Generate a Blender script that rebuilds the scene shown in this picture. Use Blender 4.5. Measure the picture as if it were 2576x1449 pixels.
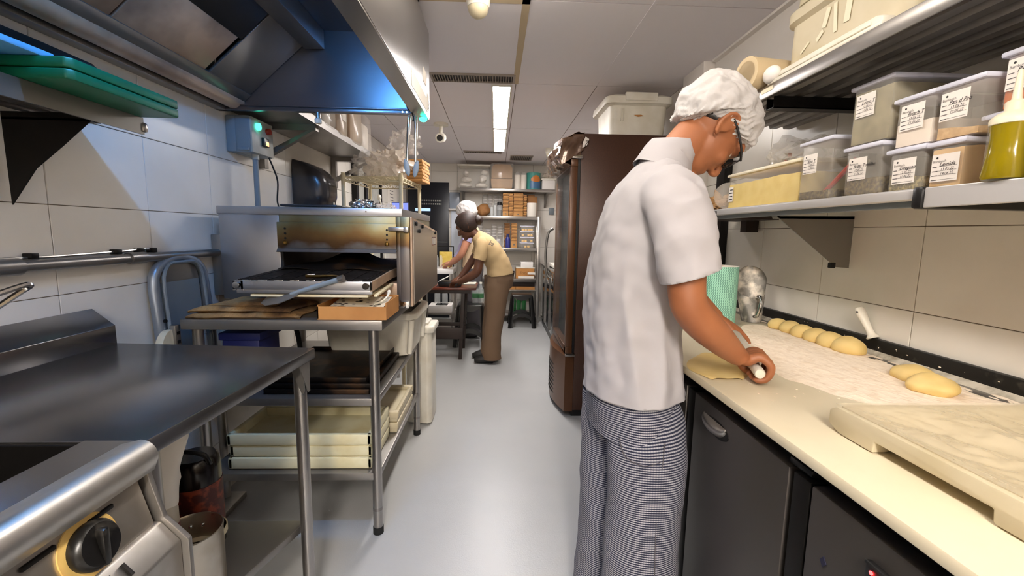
import bpy, bmesh, math, random
from mathutils import Vector, Matrix, Quaternion, noise

for o in list(bpy.data.objects):
    bpy.data.objects.remove(o)
scene = bpy.context.scene
COL = scene.collection
RND = random.Random(11)
PI = math.pi

# ------------------------------------------------------------------ camera
cam_d = bpy.data.cameras.new('camera')
cam_d.sensor_width = 36.0
cam_d.lens = 1086.0 / 2576.0 * 36.0
cam_d.clip_start = 0.02
cam = bpy.data.objects.new('camera', cam_d)
COL.objects.link(cam)
yaw, pitch, roll = (math.radians(a) for a in (2.22, 7.31, 0.92))
fwd = Vector((math.sin(yaw) * math.cos(pitch), math.cos(yaw) * math.cos(pitch), -math.sin(pitch)))
rgt = Vector((math.cos(yaw), -math.sin(yaw), 0))
upv = rgt.cross(fwd)
rgt2 = rgt * math.cos(roll) + upv * math.sin(roll)
upv2 = rgt2.cross(fwd)
cam.matrix_world = Matrix(((rgt2.x, upv2.x, -fwd.x, 0), (rgt2.y, upv2.y, -fwd.y, 0),
                           (rgt2.z, upv2.z, -fwd.z, 1.32), (0, 0, 0, 1)))
scene.camera = cam

# ------------------------------------------------------------------ world, exposure
world = bpy.data.worlds.new('world')
scene.world = world
world.use_nodes = True
world.node_tree.nodes['Background'].inputs[0].default_value = (0.9, 0.85, 0.8, 1)
world.node_tree.nodes['Background'].inputs[1].default_value = 0.02
vs = scene.view_settings
vs.view_transform = 'Standard'
vs.look = 'None'
vs.gamma = 1.0
vs.use_curve_mapping = False
vs.exposure = 1.72
scene.cycles.max_bounces = 16
scene.cycles.diffuse_bounces = 10
PANEL_POWER = 13.0        # ceiling light panels, emission strength
HOOD_POWER = 110.0         # blue work light in the hood
PANEL_COL = (1.0, 0.92, 0.82)
PANEL_COL_FAR = (1.0, 0.95, 0.92)

# ------------------------------------------------------------------ helpers
def lin(c):
    return tuple(((v / 255.0) / 12.92 if v / 255.0 <= 0.04045 else ((v / 255.0 + 0.055) / 1.055) ** 2.4) for v in c[:3])

MATS = {}
def mat(name, col, rough=0.5, metal=0.0, col2=None, nscale=6.0, stretch=None, bump=0.0, bscale=40.0,
        alpha=1.0, trans=0.0, emit=0.0, ecol=None, spec=None, sheen=0.0, rvar=0.0, nlo=0.4, nhi=0.65, detail=4.0, sss=0.0, tl=0.0):
    m = bpy.data.materials.new(name)
    m.use_nodes = True
    nt = m.node_tree
    b = nt.nodes['Principled BSDF']
    c = lin(col)
    b.inputs['Base Color'].default_value = (*c, 1)
    b.inputs['Roughness'].default_value = rough
    b.inputs['Metallic'].default_value = metal
    b.inputs['Alpha'].default_value = alpha
    b.inputs['Transmission Weight'].default_value = trans
    if spec is not None:
        b.inputs['Specular IOR Level'].default_value = spec
    if emit:
        b.inputs['Emission Color'].default_value = (*(ecol or c), 1)
        b.inputs['Emission Strength'].default_value = emit
    if sss:
        b.inputs['Subsurface Weight'].default_value = sss
        b.inputs['Subsurface Scale'].default_value = 0.02
    need = col2 is not None or bump or rvar
    if need:
        tc = nt.nodes.new('ShaderNodeTexCoord')
        mp = nt.nodes.new('ShaderNodeMapping')
        nt.links.new(tc.outputs['Object'], mp.inputs['Vector'])
        if stretch:
            mp.inputs['Scale'].default_value = stretch
    if col2 is not None or rvar:
        n = nt.nodes.new('ShaderNodeTexNoise')
        n.inputs['Scale'].default_value = nscale
        n.inputs['Detail'].default_value = detail
        nt.links.new(mp.outputs[0], n.inputs['Vector'])
        if col2 is not None:
            r = nt.nodes.new('ShaderNodeValToRGB')
            r.color_ramp.elements[0].position = nlo
            r.color_ramp.elements[1].position = nhi
            r.color_ramp.elements[0].color = (*c, 1)
            r.color_ramp.elements[1].color = (*lin(col2), 1)
            nt.links.new(n.outputs['Fac'], r.inputs[0])
            nt.links.new(r.outputs[0], b.inputs['Base Color'])
        if rvar:
            mr = nt.nodes.new('ShaderNodeMapRange')
            mr.inputs[1].default_value = 0.3
            mr.inputs[2].default_value = 0.7
            mr.inputs[3].default_value = max(0.03, rough - rvar)
            mr.inputs[4].default_value = min(1, rough + rvar)
            nt.links.new(n.outputs['Fac'], mr.inputs[0])
            nt.links.new(mr.outputs[0], b.inputs['Roughness'])
    if bump:
        n2 = nt.nodes.new('ShaderNodeTexNoise')
        n2.inputs['Scale'].default_value = bscale
        n2.inputs['Detail'].default_value = 3
        nt.links.new(mp.outputs[0], n2.inputs['Vector'])
        bp = nt.nodes.new('ShaderNodeBump')
        bp.inputs['Strength'].default_value = bump
        bp.inputs['Distance'].default_value = 0.004
        nt.links.new(n2.outputs['Fac'], bp.inputs['Height'])
        nt.links.new(bp.outputs[0], b.inputs['Normal'])
    MATS[name] = m
    return m

class MB:
    """collects shapes in world coordinates; built as one mesh object"""
    def __init__(self):
        self.v = []; self.f = []; self.uv = {}
    def add(self, vs, fs):
        k = len(self.v)
        self.v += [Vector(p) for p in vs]
        self.f += [tuple(i + k for i in f) for f in fs]
        return self
    def addbm(self, bm):
        bm.verts.ensure_lookup_table()
        self.add([v.co.copy() for v in bm.verts], [[v.index for v in f.verts] for f in bm.faces])
        bm.free()
        return self
    def box(self, x0, x1, y0, y1, z0, z1, b=0.0, seg=2, M=None):
        bm = bmesh.new()
        bmesh.ops.create_cube(bm, size=1)
        for v in bm.verts:
            v.co = Vector((x0 + (v.co.x + .5) * (x1 - x0), y0 + (v.co.y + .5) * (y1 - y0), z0 + (v.co.z + .5) * (z1 - z0)))
        if b > 0:
            b = min(b, 0.49 * min(abs(x1 - x0), abs(y1 - y0), abs(z1 - z0)))
            bmesh.ops.bevel(bm, geom=list(bm.edges), offset=b, segments=seg, affect='EDGES', profile=0.5)
        if M is not None:
            bmesh.ops.transform(bm, matrix=M, verts=bm.verts)
        bm.verts.index_update()
        return self.addbm(bm)
    def prism(self, poly, axis, a0, a1, b=0.0):
        """poly in the two other axes (cyclic order x,y,z without axis), extruded along axis"""
        bm = bmesh.new()
        def P(p, a):
            return {0: (a, p[0], p[1]), 1: (p[0], a, p[1]), 2: (p[0], p[1], a)}[axis]
        A = [bm.verts.new(P(p, a0)) for p in poly]
        B = [bm.verts.new(P(p, a1)) for p in poly]
        n = len(poly)
        bm.faces.new(A[::-1]); bm.faces.new(B)
        for i in range(n):
            bm.faces.new((A[i], A[(i + 1) % n], B[(i + 1) % n], B[i]))
        bmesh.ops.recalc_face_normals(bm, faces=bm.faces)
        if b > 0:
            bmesh.ops.bevel(bm, geom=list(bm.edges), offset=b, segments=2, affect='EDGES', profile=0.5)
        bm.verts.index_update()
        return self.addbm(bm)
    def rings(self, rings, close=True, cap0=True, cap1=True, uv=False):
        k = len(self.v); n = len(rings[0])
        for r in rings:
            self.v += [Vector(p) for p in r]
        L = 0.0
        for i in range(len(rings) - 1):
            dl = (Vector(rings[i + 1][0]) - Vector(rings[i][0])).length
            for j in range(n if close else n - 1):
                j2 = (j + 1) % n
                if uv:
                    c = uv
                    self.uv[len(self.f)] = [(c * j / n, L), (c * (j + 1) / n, L), (c * (j + 1) / n, L + dl), (c * j / n, L + dl)]
                self.f.append((k + i * n + j, k + i * n + j2, k + (i + 1) * n + j2, k + (i + 1) * n + j))
            L += dl
        if cap0:
            self.f.append(tuple(k + j for j in range(n))[::-1])
        if cap1:
            self.f.append(tuple(k + (len(rings) - 1) * n + j for j in range(n)))
        return self
    def tube(self, path, r, n=10, closed=False, cap=True):
        P = [Vector(p) for p in path]
        m = len(P)
        rad = r if isinstance(r, (list, tuple)) else [r] * m
        T = []
        for i in range(m):
            if closed:
                t = P[(i + 1) % m] - P[i - 1]
            else:
                t = P[min(i + 1, m - 1)] - P[max(i - 1, 0)]
            T.append(t.normalized())
        a = T[0].orthogonal().normalized()
        rings = []
        for i in range(m):
            if i:
                q = T[i - 1].rotation_difference(T[i])
                a = q @ a
            a = (a - T[i] * a.dot(T[i])).normalized()
            bb = T[i].cross(a)
            rings.append([P[i] + (a * math.cos(2 * PI * j / n) + bb * math.sin(2 * PI * j / n)) * rad[i] for j in range(n)])
        if closed:
            rings.append(rings[0])
        return self.rings(rings, True, cap and not closed, cap and not closed)
    def cyl(self, p0, p1, r0, r1=None, n=20, cap=True):
        return self.tube([p0, p1], [r0, r0 if r1 is None else r1], n, cap=cap)
    def lathe(self, prof, c=(0, 0, 0), n=28, axis=(0, 0, 1), sx=1.0, sy=1.0):
        ax = Vector(axis).normalized()
        q = Vector((0, 0, 1)).rotation_difference(ax)
        rings = []
        for r, z in prof:
            rings.append([Vector(c) + q @ Vector((r * sx * math.cos(2 * PI * j / n), r * sy * math.sin(2 * PI * j / n), z)) for j in range(n)])
        return self.rings(rings, True, prof[0][0] > 1e-6, prof[-1][0] > 1e-6)
    def blob(self, c, rad, amp=0.0, seed=0, freq=8.0, sub=3, M=None, flat=None, ridge=False):
        bm = bmesh.new()
        bmesh.ops.create_icosphere(bm, subdivisions=sub, radius=1)
        off = Vector((seed * 3.7, seed * 1.3, seed * 7.1))
        for v in bm.verts:
            p = v.co.copy()
            w = Vector((p.x * rad[0], p.y * rad[1], p.z * rad[2]))
            if amp:
                d = noise.noise(w * freq + off) + 0.5 * noise.noise(w * freq * 2.3 + off)
                if ridge:
                    d = abs(d) * 2 - 0.6
                w += p.normalized() * amp * d
            if flat is not None and w.z < flat:
                w.z = flat
            v.co = (M @ w) if M is not None else w
            v.co += Vector(c)
        bm.verts.index_update()
        return self.addbm(bm)
    def grid(self, fn, nu, nv, thick=0.0):
        """fn(u,v) -> point, u,v in 0..1"""
        P = [[Vector(fn(i / nu, j / nv)) for j in range(nv + 1)] for i in range(nu + 1)]
        k = len(self.v)
        idx = lambda i, j: k + i * (nv + 1) + j
        for row in P:
            self.v += row
        for i in range(nu):
            for j in range(nv):
                self.f.append((idx(i, j), idx(i + 1, j), idx(i + 1, j + 1), idx(i, j + 1)))
        if thick:
            k2 = len(self.v)
            for i in range(nu + 1):
                for j in range(nv + 1):
                    a = P[min(i + 1, nu)][j] - P[max(i - 1, 0)][j]
                    b = P[i][min(j + 1, nv)] - P[i][max(j - 1, 0)]
                    nn = a.cross(b)
                    nn = nn.normalized() if nn.length > 1e-9 else Vector((0, 0, 1))
                    self.v.append(P[i][j] - nn * thick)
            id2 = lambda i, j: k2 + i * (nv + 1) + j
            for i in range(nu):
                for j in range(nv):
                    self.f.append((id2(i, j), id2(i, j + 1), id2(i + 1, j + 1), id2(i + 1, j)))
            for i in range(nu):
                self.f.append((idx(i, 0), id2(i, 0), id2(i + 1, 0), idx(i + 1, 0)))
                self.f.append((idx(i, nv), idx(i + 1, nv), id2(i + 1, nv), id2(i, nv)))
            for j in range(nv):
                self.f.append((idx(0, j), idx(0, j + 1), id2(0, j + 1), id2(0, j)))
                self.f.append((idx(nu, j), id2(nu, j), id2(nu, j + 1), idx(nu, j + 1)))
        return self
    def xf(self, M, start=0):
        for i in range(start, len(self.v)):
            self.v[i] = M @ self.v[i]
        return self

ORG = {}
def obj(name, mb, m, parent=None, smooth=40, label=None):
    me = bpy.data.meshes.new(name)
    if parent is not None:
        org = ORG[parent.name_full]
    else:
        xs = [p.x for p in mb.v]; ys = [p.y for p in mb.v]; zs = [p.z for p in mb.v]
        org = Vector(((min(xs) + max(xs)) / 2, (min(ys) + max(ys)) / 2, min(zs)))
    me.from_pydata([tuple(p - org) for p in mb.v], [], mb.f)
    if mb.uv:
        ul = me.uv_layers.new(name='uv')
        for p in me.polygons:
            if p.index in mb.uv:
                for li, c in zip(p.loop_indices, mb.uv[p.index]):
                    ul.data[li].uv = c
    bm = bmesh.new(); bm.from_mesh(me)
    bmesh.ops.recalc_face_normals(bm, faces=bm.faces)
    bm.to_mesh(me); bm.free()
    me.materials.append(MATS[m] if isinstance(m, str) else m)
    if smooth:
        me.shade_smooth()
        me.set_sharp_from_angle(angle=math.radians(smooth))
    o = bpy.data.objects.new(name, me)
    COL.objects.link(o)
    if parent is not None:
        o.parent = parent
    else:
        o.location = org
    ORG[o.name_full] = org
    if label:
        o['label'] = label
    return o

def thing(name, label, cat, loc, group=None):
    o = bpy.data.objects.new(name, None)
    o.empty_display_size = 0.05
    o.location = loc
    COL.objects.link(o)
    ORG[o.name_full] = Vector(loc)
    o['label'] = label; o['category'] = cat
    if group:
        o['group'] = group
    return o

def tag(o, label, cat, group=None, kind=None):
    o['label'] = label; o['category'] = cat
    if group:
        o['group'] = group
    if kind:
        o['kind'] = kind
    return o

def struct(o, label=None):
    o['kind'] = 'structure'
    if label:
        o['label'] = label
    return o

def frame(o, f, u):
    """matrix with local X along f, local Z along u, origin o (Vector)"""
    f = Vector(f).normalized(); u = Vector(u)
    s = u.cross(f).normalized(); u = f.cross(s)
    M = Matrix(((f.x, s.x, u.x, o[0]), (f.y, s.y, u.y, o[1]), (f.z, s.z, u.z, o[2]), (0, 0, 0, 1)))
    return M

def lettering(name, s, size, M, m, parent, shear=0.0, bold=0.0, align='LEFT'):
    """flat lettering in the local X (reading direction) / Y (up) plane of M"""
    c = bpy.data.curves.new(name, 'FONT')
    c.body = s; c.size = size; c.shear = shear; c.offset = bold; c.align_x = align
    c.resolution_u = 2
    t = bpy.data.objects.new(name, c)
    COL.objects.link(t)
    bpy.context.view_layer.update()
    me = bpy.data.meshes.new_from_object(t.evaluated_get(bpy.context.evaluated_depsgraph_get()))
    bpy.data.objects.remove(t)
    org = ORG[parent.name_full]
    for v in me.vertices:
        v.co = (M @ v.co) - org
    me.materials.clear(); me.materials.append(MATS[m])
    o = bpy.data.objects.new(name, me)
    COL.objects.link(o); o.parent = parent
    ORG[o.name_full] = org
    return o

def catmull(P, k):
    """resample control tuples smoothly, k steps per span"""
    out = []
    n = len(P)
    for i in range(n - 1):
        p0, p1, p2, p3 = P[max(i - 1, 0)], P[i], P[i + 1], P[min(i + 2, n - 1)]
        for s in range(k):
            t = s / k
            out.append(tuple(0.5 * ((2 * b) + (-a + c) * t + (2 * a - 5 * b + 4 * c - d) * t * t + (-a + 3 * b - 3 * c + d) * t ** 3)
                             for a, b, c, d in zip(p0, p1, p2, p3)))
    out.append(tuple(P[-1]))
    return out
# ------------------------------------------------------------------ materials
mat('floor_epoxy', (172, 173, 173), 0.34, col2=(166, 167, 167), nscale=1.5, bump=0.12, bscale=170)
mat('wall_tile', (230, 226, 218), 0.30, col2=(224, 219, 210), nscale=3.0, bump=0.02, bscale=30)
mat('grout', (120, 106, 88), 0.9, col2=(92, 80, 64), nscale=14)
mat('wall_paint', (224, 219, 214), 0.7, bump=0.03, bscale=90)
mat('ceiling_panel', (226, 222, 226), 0.75, bump=0.05, bscale=120)
mat('ceiling_trim', (186, 168, 138), 0.6)
mat('ceiling_dark', (110, 100, 92), 0.8)
mat('vent_paint', (150, 140, 130), 0.5)
mat('steel', (165, 161, 157), 0.30, 0.95)
mat('steel_top', (132, 130, 130), 0.25, 0.95)
mat('steel_dark', (140, 136, 132), 0.36, 0.8, rvar=0.04, nscale=5)
mat('steel_hood', (112, 112, 118), 0.30, 0.95)
mat('steel_grimy', (204, 174, 146), 0.45, 0.35, col2=(126, 104, 88), nscale=4, rvar=0.05, nlo=.45, nhi=.75)
mat('chrome', (205, 205, 205), 0.12, 1.0)
mat('aluminium', (186, 182, 176), 0.42, 0.95, col2=(168, 162, 152), nscale=10, rvar=0.08)
mat('alu_shelf', (206, 206, 208), 0.38, 0.45)
mat('black_metal', (26, 24, 23), 0.45, 0.6)
mat('black_plastic', (20, 20, 21), 0.35)
mat('black_rubber', (16, 16, 16), 0.8)
mat('dark_grey_plastic', (52, 50, 52), 0.22)
mat('grey_box', (118, 128, 136), 0.4)
mat('grey_face', (176, 176, 168), 0.42, col2=(158, 158, 150), nscale=12)
mat('green_lamp', (40, 230, 180), 0.3, emit=1.3, ecol=(0.05, 1.0, 0.62))
mat('red_button', (150, 30, 18), 0.35)
mat('orange_lamp', (220, 130, 70), 0.4, emit=0.6, ecol=(1.0, 0.45, 0.2))
mat('red_led', (255, 30, 30), 0.4, emit=6.0, ecol=(1, 0.02, 0.02))
mat('green_board', (0, 106, 70), 0.42, col2=(0, 96, 63), nscale=5, bump=0.03, bscale=200)
mat('blue_plastic', (120, 190, 235), 0.3, alpha=0.9)
mat('white_plastic', (228, 224, 212), 0.42, col2=(214, 208, 192), nscale=7)
mat('cream_plastic', (204, 194, 168), 0.45, col2=(192, 180, 148), nscale=5, sss=0.0)
mat('dough_tray', (226, 220, 186), 0.42, col2=(206, 190, 138), nscale=7, nlo=0.5, nhi=0.8)
mat('cutting_board', (220, 210, 184), 0.38, col2=(214, 202, 172), nscale=3)
mat('flour', (243, 228, 208), 0.95, col2=(226, 206, 180), nscale=36, stretch=(1, 1, 1), bump=0.5, bscale=90, nlo=0.5, nhi=0.75)
mat('flour_stain', (196, 190, 176), 0.7, col2=(140, 132, 116), nscale=26)
mat('dough', (222, 196, 132), 0.6, col2=(212, 182, 112), nscale=10, bump=0.08, bscale=30)
mat('clear_pp', (224, 219, 210), 0.30, alpha=0.22)
mat('clear_lid', (214, 216, 232), 0.4, alpha=0.93)
mat('bag_film', (240, 234, 226), 0.14, alpha=0.24)
mat('bag_dense', (236, 224, 208), 0.18, alpha=0.48)
mat('cling_film', (240, 226, 196), 0.08, alpha=0.45, spec=0.9)
mat('butter', (236, 210, 108), 0.6, col2=(226, 196, 84), nscale=20, bump=0.2, bscale=60)
mat('paper_label', (234, 228, 222), 0.6)
mat('ink', (26, 24, 26), 0.7)
mat('ink_grey', (96, 92, 92), 0.7)
mat('herbs', (104, 92, 56), 0.9, col2=(170, 154, 104), nscale=120, bump=0.8, bscale=150, nlo=0.45, nhi=0.6)
mat('dark_herbs', (70, 58, 36), 0.9, col2=(128, 108, 64), nscale=110, bump=0.8, bscale=150)
mat('olive_powder', (126, 116, 84), 0.9, col2=(150, 140, 106), nscale=16)
mat('white_powder', (238, 226, 212), 0.9)
mat('crumbs', (214, 176, 120), 0.9, col2=(196, 156, 100), nscale=80, bump=0.5, bscale=150)
mat('beige_powder', (222, 184, 126), 0.9, col2=(214, 172, 110), nscale=8)
mat('paprika', (206, 110, 24), 0.9, col2=(190, 92, 14), nscale=60)
mat('olive_oil', (150, 132, 12), 0.12, alpha=0.95, col2=(128, 112, 8), nscale=5)
mat('bottle_cap', (232, 222, 196), 0.4)
mat('red_plastic', (206, 46, 28), 0.35)
mat('tape', (228, 220, 196), 0.6)
mat('kraft', (190, 140, 82), 0.75, col2=(176, 126, 70), nscale=9)
mat('kraft_dark', (150, 104, 58), 0.75, col2=(136, 92, 50), nscale=9)
mat('kraft_bag', (178, 138, 92), 0.7, col2=(160, 122, 78), nscale=9)
mat('carton', (186, 130, 70), 0.75, col2=(160, 104, 50), nscale=5, nlo=0.5, nhi=0.8)
mat('paper', (232, 226, 216), 0.8)
mat('towel', (158, 122, 76), 0.95, col2=(74, 50, 28), nscale=9, bump=1.0, bscale=160, nlo=0.40, nhi=0.68)
mat('foil', (205, 205, 208), 0.16, 1.0, bump=0.9, bscale=55)
mat('burnt_steel', (30, 24, 20), 0.5, 0.7, col2=(96, 66, 38), nscale=9, nlo=0.5, nhi=0.75)
mat('oven_steel', (168, 168, 170), 0.36, 0.9, rvar=0.03, nscale=3)
mat('oven_inside', (48, 42, 38), 0.6, 0.6, col2=(30, 26, 24), nscale=9)
mat('belt', (52, 48, 48), 0.45, 0.9, col2=(30, 28, 28), nscale=40)
mat('brass', (150, 116, 60), 0.35, 1.0)
mat('fridge_brown', (70, 40, 24), 0.36, 0.15, col2=(62, 35, 21), nscale=120, bump=0.04, bscale=500, detail=2)
mat('fridge_edge', (92, 58, 34), 0.30, 0.2)
mat('fridge_black', (14, 12, 11), 0.5)
mat('film_brown', (86, 62, 48), 0.10, 0.2, bump=0.5, bscale=14, col2=(120, 96, 80), nscale=9)
mat('glass', (120, 126, 128), 0.03, alpha=0.14, spec=0.9)
mat('dark_glass', (20, 22, 24), 0.04, spec=0.9)
mat('mint_cloth', (150, 214, 190), 0.85)
mat('scoop_metal', (128, 124, 118), 0.5, 0.55, col2=(214, 204, 190), nscale=22, nlo=0.46, nhi=0.66, bump=0.2, bscale=60)
mat('seal_black', (18, 17, 16), 0.5, 0.2, col2=(60, 56, 50), nscale=30, nlo=0.62, nhi=0.75)
mat('cabinet_steel', (96, 91, 88), 0.40, 0.8)
mat('white_enamel', (232, 230, 226), 0.35)
mat('wire_cream', (222, 210, 176), 0.4)
mat('navy', (24, 32, 92), 0.5)
mat('wood_red', (104, 46, 28), 0.32, col2=(74, 32, 20), nscale=4, stretch=(1, 8, 8))
mat('wood_dark', (42, 27, 21), 0.5, col2=(30, 19, 15), nscale=8)
mat('stool_black', (16, 15, 15), 0.28)
mat('door_black', (14, 17, 28), 0.3, 0.1)
mat('screen_blue', (60, 66, 140), 0.4, emit=0.32, ecol=(0.25, 0.32, 1.0))
mat('light_bar', (110, 140, 200), 0.4, emit=0.40, ecol=(0.42, 0.60, 1.0))
mat('grey_glass', (150, 160, 175), 0.2, alpha=0.9)
mat('pale_glass', (214, 222, 236), 0.15)
mat('blue_bottle', (44, 50, 128), 0.3)
mat('green_pet', (40, 120, 60), 0.12, alpha=0.7)
mat('clear_pet', (226, 230, 230), 0.08, alpha=0.30)
mat('cup_clear', (230, 228, 226), 0.14, alpha=0.30)
mat('can_teal', (70, 150, 140), 0.35)
mat('can_blue', (70, 110, 150), 0.35)
mat('can_orange', (206, 120, 50), 0.4)
mat('butter_pats', (236, 190, 104), 0.5)
mat('cloth_white', (224, 218, 208), 0.85, bump=0.2, bscale=60)
mat('label_red', (74, 26, 18), 0.5, col2=(140, 60, 36), nscale=30, nlo=0.5, nhi=0.62)
mat('label_pink', (170, 112, 110), 0.5)
mat('label_yellow', (220, 160, 40), 0.5)
mat('syrup', (22, 14, 12), 0.2)
mat('pot_aluminium', (190, 182, 168), 0.36, 1.0, col2=(150, 132, 108), nscale=7, nlo=0.5, nhi=0.8, rvar=0.1)
mat('knob_black', (18, 17, 16), 0.3, col2=(70, 66, 60), nscale=30, nlo=0.6, nhi=0.8)
mat('knob_ring', (216, 184, 110), 0.4, col2=(190, 90, 40), nscale=6)
mat('skin', (160, 100, 64), 0.5, col2=(148, 90, 56), nscale=9, bump=0.03, bscale=220)
mat('tube_card', (206, 186, 150), 0.75)
mat('skin_dark', (96, 58, 38), 0.5)
mat('skin_light', (196, 136, 108), 0.5)
mat('hair', (24, 17, 14), 0.45, col2=(38, 26, 20), nscale=60)
mat('hair_brown', (34, 19, 14), 0.6, col2=(48, 27, 18), nscale=50)
mat('eye_white', (230, 226, 220), 0.2)
mat('lens', (30, 26, 26), 0.05, alpha=0.55)
mat('shirt_white', (174, 171, 174), 0.85)
mat('hair_net', (200, 197, 196), 0.7, alpha=0.88, bump=0.3, bscale=90)
mat('tee_khaki', (176, 150, 108), 0.85)
mat('tee_lilac', (176, 168, 206), 0.85)
mat('tee_cream', (214, 190, 154), 0.85)
mat('trousers_brown', (112, 88, 66), 0.85)
mat('trousers_grey', (82, 78, 82), 0.85)
mat('shoe_black', (24, 21, 20), 0.5)
mat('white_case', (232, 228, 224), 0.45)

# chequered kitchen trousers: fine navy and white check, laid out along the cloth
def check_trousers():
    m = bpy.data.materials.new('trouser_check'); m.use_nodes = True
    nt = m.node_tree; b = nt.nodes['Principled BSDF']
    b.inputs['Roughness'].default_value = 0.9
    tc = nt.nodes.new('ShaderNodeTexCoord'); sp = nt.nodes.new('ShaderNodeSeparateXYZ')
    nt.links.new(tc.outputs['UV'], sp.inputs[0])
    def band(out, period, duty):
        a = nt.nodes.new('ShaderNodeMath'); a.operation = 'DIVIDE'; a.inputs[1].default_value = period
        f = nt.nodes.new('ShaderNodeMath'); f.operation = 'FRACT'
        g = nt.nodes.new('ShaderNodeMath'); g.operation = 'GREATER_THAN'; g.inputs[1].default_value = duty
        nt.links.new(out, a.inputs[0]); nt.links.new(a.outputs[0], f.inputs[0]); nt.links.new(f.outputs[0], g.inputs[0])
        return g.outputs[0]
    h = band(sp.outputs[1], 0.0066, 0.54); v = band(sp.outputs[0], 0.0066, 0.5)
    m1 = nt.nodes.new('ShaderNodeMix'); m1.data_type = 'RGBA'
    m1.inputs[6].default_value = (*lin((40, 44, 66)), 1); m1.inputs[7].default_value = (*lin((176, 175, 178)), 1)
    nt.links.new(h, m1.inputs[0])
    m2 = nt.nodes.new('ShaderNodeMix'); m2.data_type = 'RGBA'; m2.blend_type = 'MULTIPLY'
    m2.inputs[7].default_value = (0.70, 0.71, 0.80, 1)
    nt.links.new(v, m2.inputs[0]); nt.links.new(m1.outputs[2], m2.inputs[6])
    nt.links.new(m2.outputs[2], b.inputs['Base Color'])
    MATS['trouser_check'] = m
check_trousers()

# the cloth roll's printed zigzag: mint with darker green waves around the roll
def zigzag():
    m = MATS['mint_cloth']; nt = m.node_tree; b = nt.nodes['Principled BSDF']
    tc = nt.nodes.new('ShaderNodeTexCoord'); sp = nt.nodes.new('ShaderNodeSeparateXYZ')
    nt.links.new(tc.outputs['UV'], sp.inputs[0])
    def mth(op, a, bb=None):
        n = nt.nodes.new('ShaderNodeMath'); n.operation = op
        for i, x in enumerate((a, bb)):
            if x is None: continue
            if isinstance(x, (int, float)): n.inputs[i].default_value = x
            else: nt.links.new(x, n.inputs[i])
        return n.outputs[0]
    zig = mth('MULTIPLY', mth('PINGPONG', sp.outputs[1], 0.0055), 0.62)
    u = mth('FRACT', mth('DIVIDE', mth('ADD', sp.outputs[0], zig), 0.0085))
    k = mth('GREATER_THAN', u, 0.62)
    mx = nt.nodes.new('ShaderNodeMix'); mx.data_type = 'RGBA'
    mx.inputs[6].default_value = (*lin((166, 222, 200)), 1); mx.inputs[7].default_value = (*lin((96, 150, 132)), 1)
    nt.links.new(k, mx.inputs[0]); nt.links.new(mx.outputs[2], b.inputs['Base Color'])
zigzag()

# heat-stained oven steel: blue-grey lip, brown then olive tempering rising from the tunnel mouth
def tempered():
    m = bpy.data.materials.new('tempered_steel'); m.use_nodes = True
    nt = m.node_tree; b = nt.nodes['Principled BSDF']
    b.inputs['Metallic'].default_value = 0.75; b.inputs['Roughness'].default_value = 0.42
    tc = nt.nodes.new('ShaderNodeTexCoord'); n = nt.nodes.new('ShaderNodeTexNoise')
    n.inputs['Scale'].default_value = 7.0; n.inputs['Detail'].default_value = 4
    nt.links.new(tc.outputs['Object'], n.inputs['Vector'])
    sp = nt.nodes.new('ShaderNodeSeparateXYZ'); nt.links.new(tc.outputs['Object'], sp.inputs[0])
    a = nt.nodes.new('ShaderNodeMath'); a.operation = 'MULTIPLY_ADD'; a.inputs[1].default_value = 0.16
    nt.links.new(n.outputs['Fac'], a.inputs[0]); nt.links.new(sp.outputs[2], a.inputs[2])
    mr = nt.nodes.new('ShaderNodeMapRange'); mr.inputs[1].default_value = 0.32; mr.inputs[2].default_value = 0.56
    nt.links.new(a.outputs[0], mr.inputs[0])
    r = nt.nodes.new('ShaderNodeValToRGB')
    e = r.color_ramp.elements
    e[0].position = 0.0; e[0].color = (*lin((124, 116, 110)), 1)
    e[1].position = 1.0; e[1].color = (*lin((150, 148, 142)), 1)
    for p_, c in ((.14, (118, 112, 108)), (.24, (92, 66, 40)), (.40, (112, 84, 46)), (.58, (122, 108, 72)), (.76, (130, 128, 104))):
        x = e.new(p_); x.color = (*lin(c), 1)
    nt.links.new(mr.outputs[0], r.inputs[0]); nt.links.new(r.outputs[0], b.inputs['Base Color'])
    MATS['tempered_steel'] = m
tempered()
mat('trolley_metal', (150, 160, 172), 0.36, 0.7)
mat('badge_navy', (24, 24, 52), 0.5)
# ------------------------------------------------------------------ room shell
XL, XR, YB, YN, ZC = -1.35, 1.27, 6.65, -3.9, 2.33

o = obj('floor', MB().box(XL - .1, XR + .1, YN - .1, YB + .1, -0.1, 0), 'floor_epoxy', smooth=0); struct(o, 'glossy pale grey epoxy floor running down the aisle')

def tiled_wall(name, base, label, tiles, shared):
    """base: MB slab; tiles: list of (location, scale); shared: tile mesh builder at origin"""
    w = obj(name, base, 'grout', smooth=0); struct(w, label)
    first = None
    for loc, sc in tiles:
        if first is None:
            mbx = MB(); mbx.v = [Vector(p) for p in shared.v]; mbx.f = list(shared.f)
            ORG['_t'] = Vector((0, 0, 0))
            me = bpy.data.meshes.new('tile'); me.from_pydata([tuple(p) for p in mbx.v], [], mbx.f)
            me.materials.append(MATS['wall_tile'])
            first = me
        t = bpy.data.objects.new('tile', first); COL.objects.link(t); t.parent = w
        t.location = Vector(loc) - w.location; t.scale = sc
    return w

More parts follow.
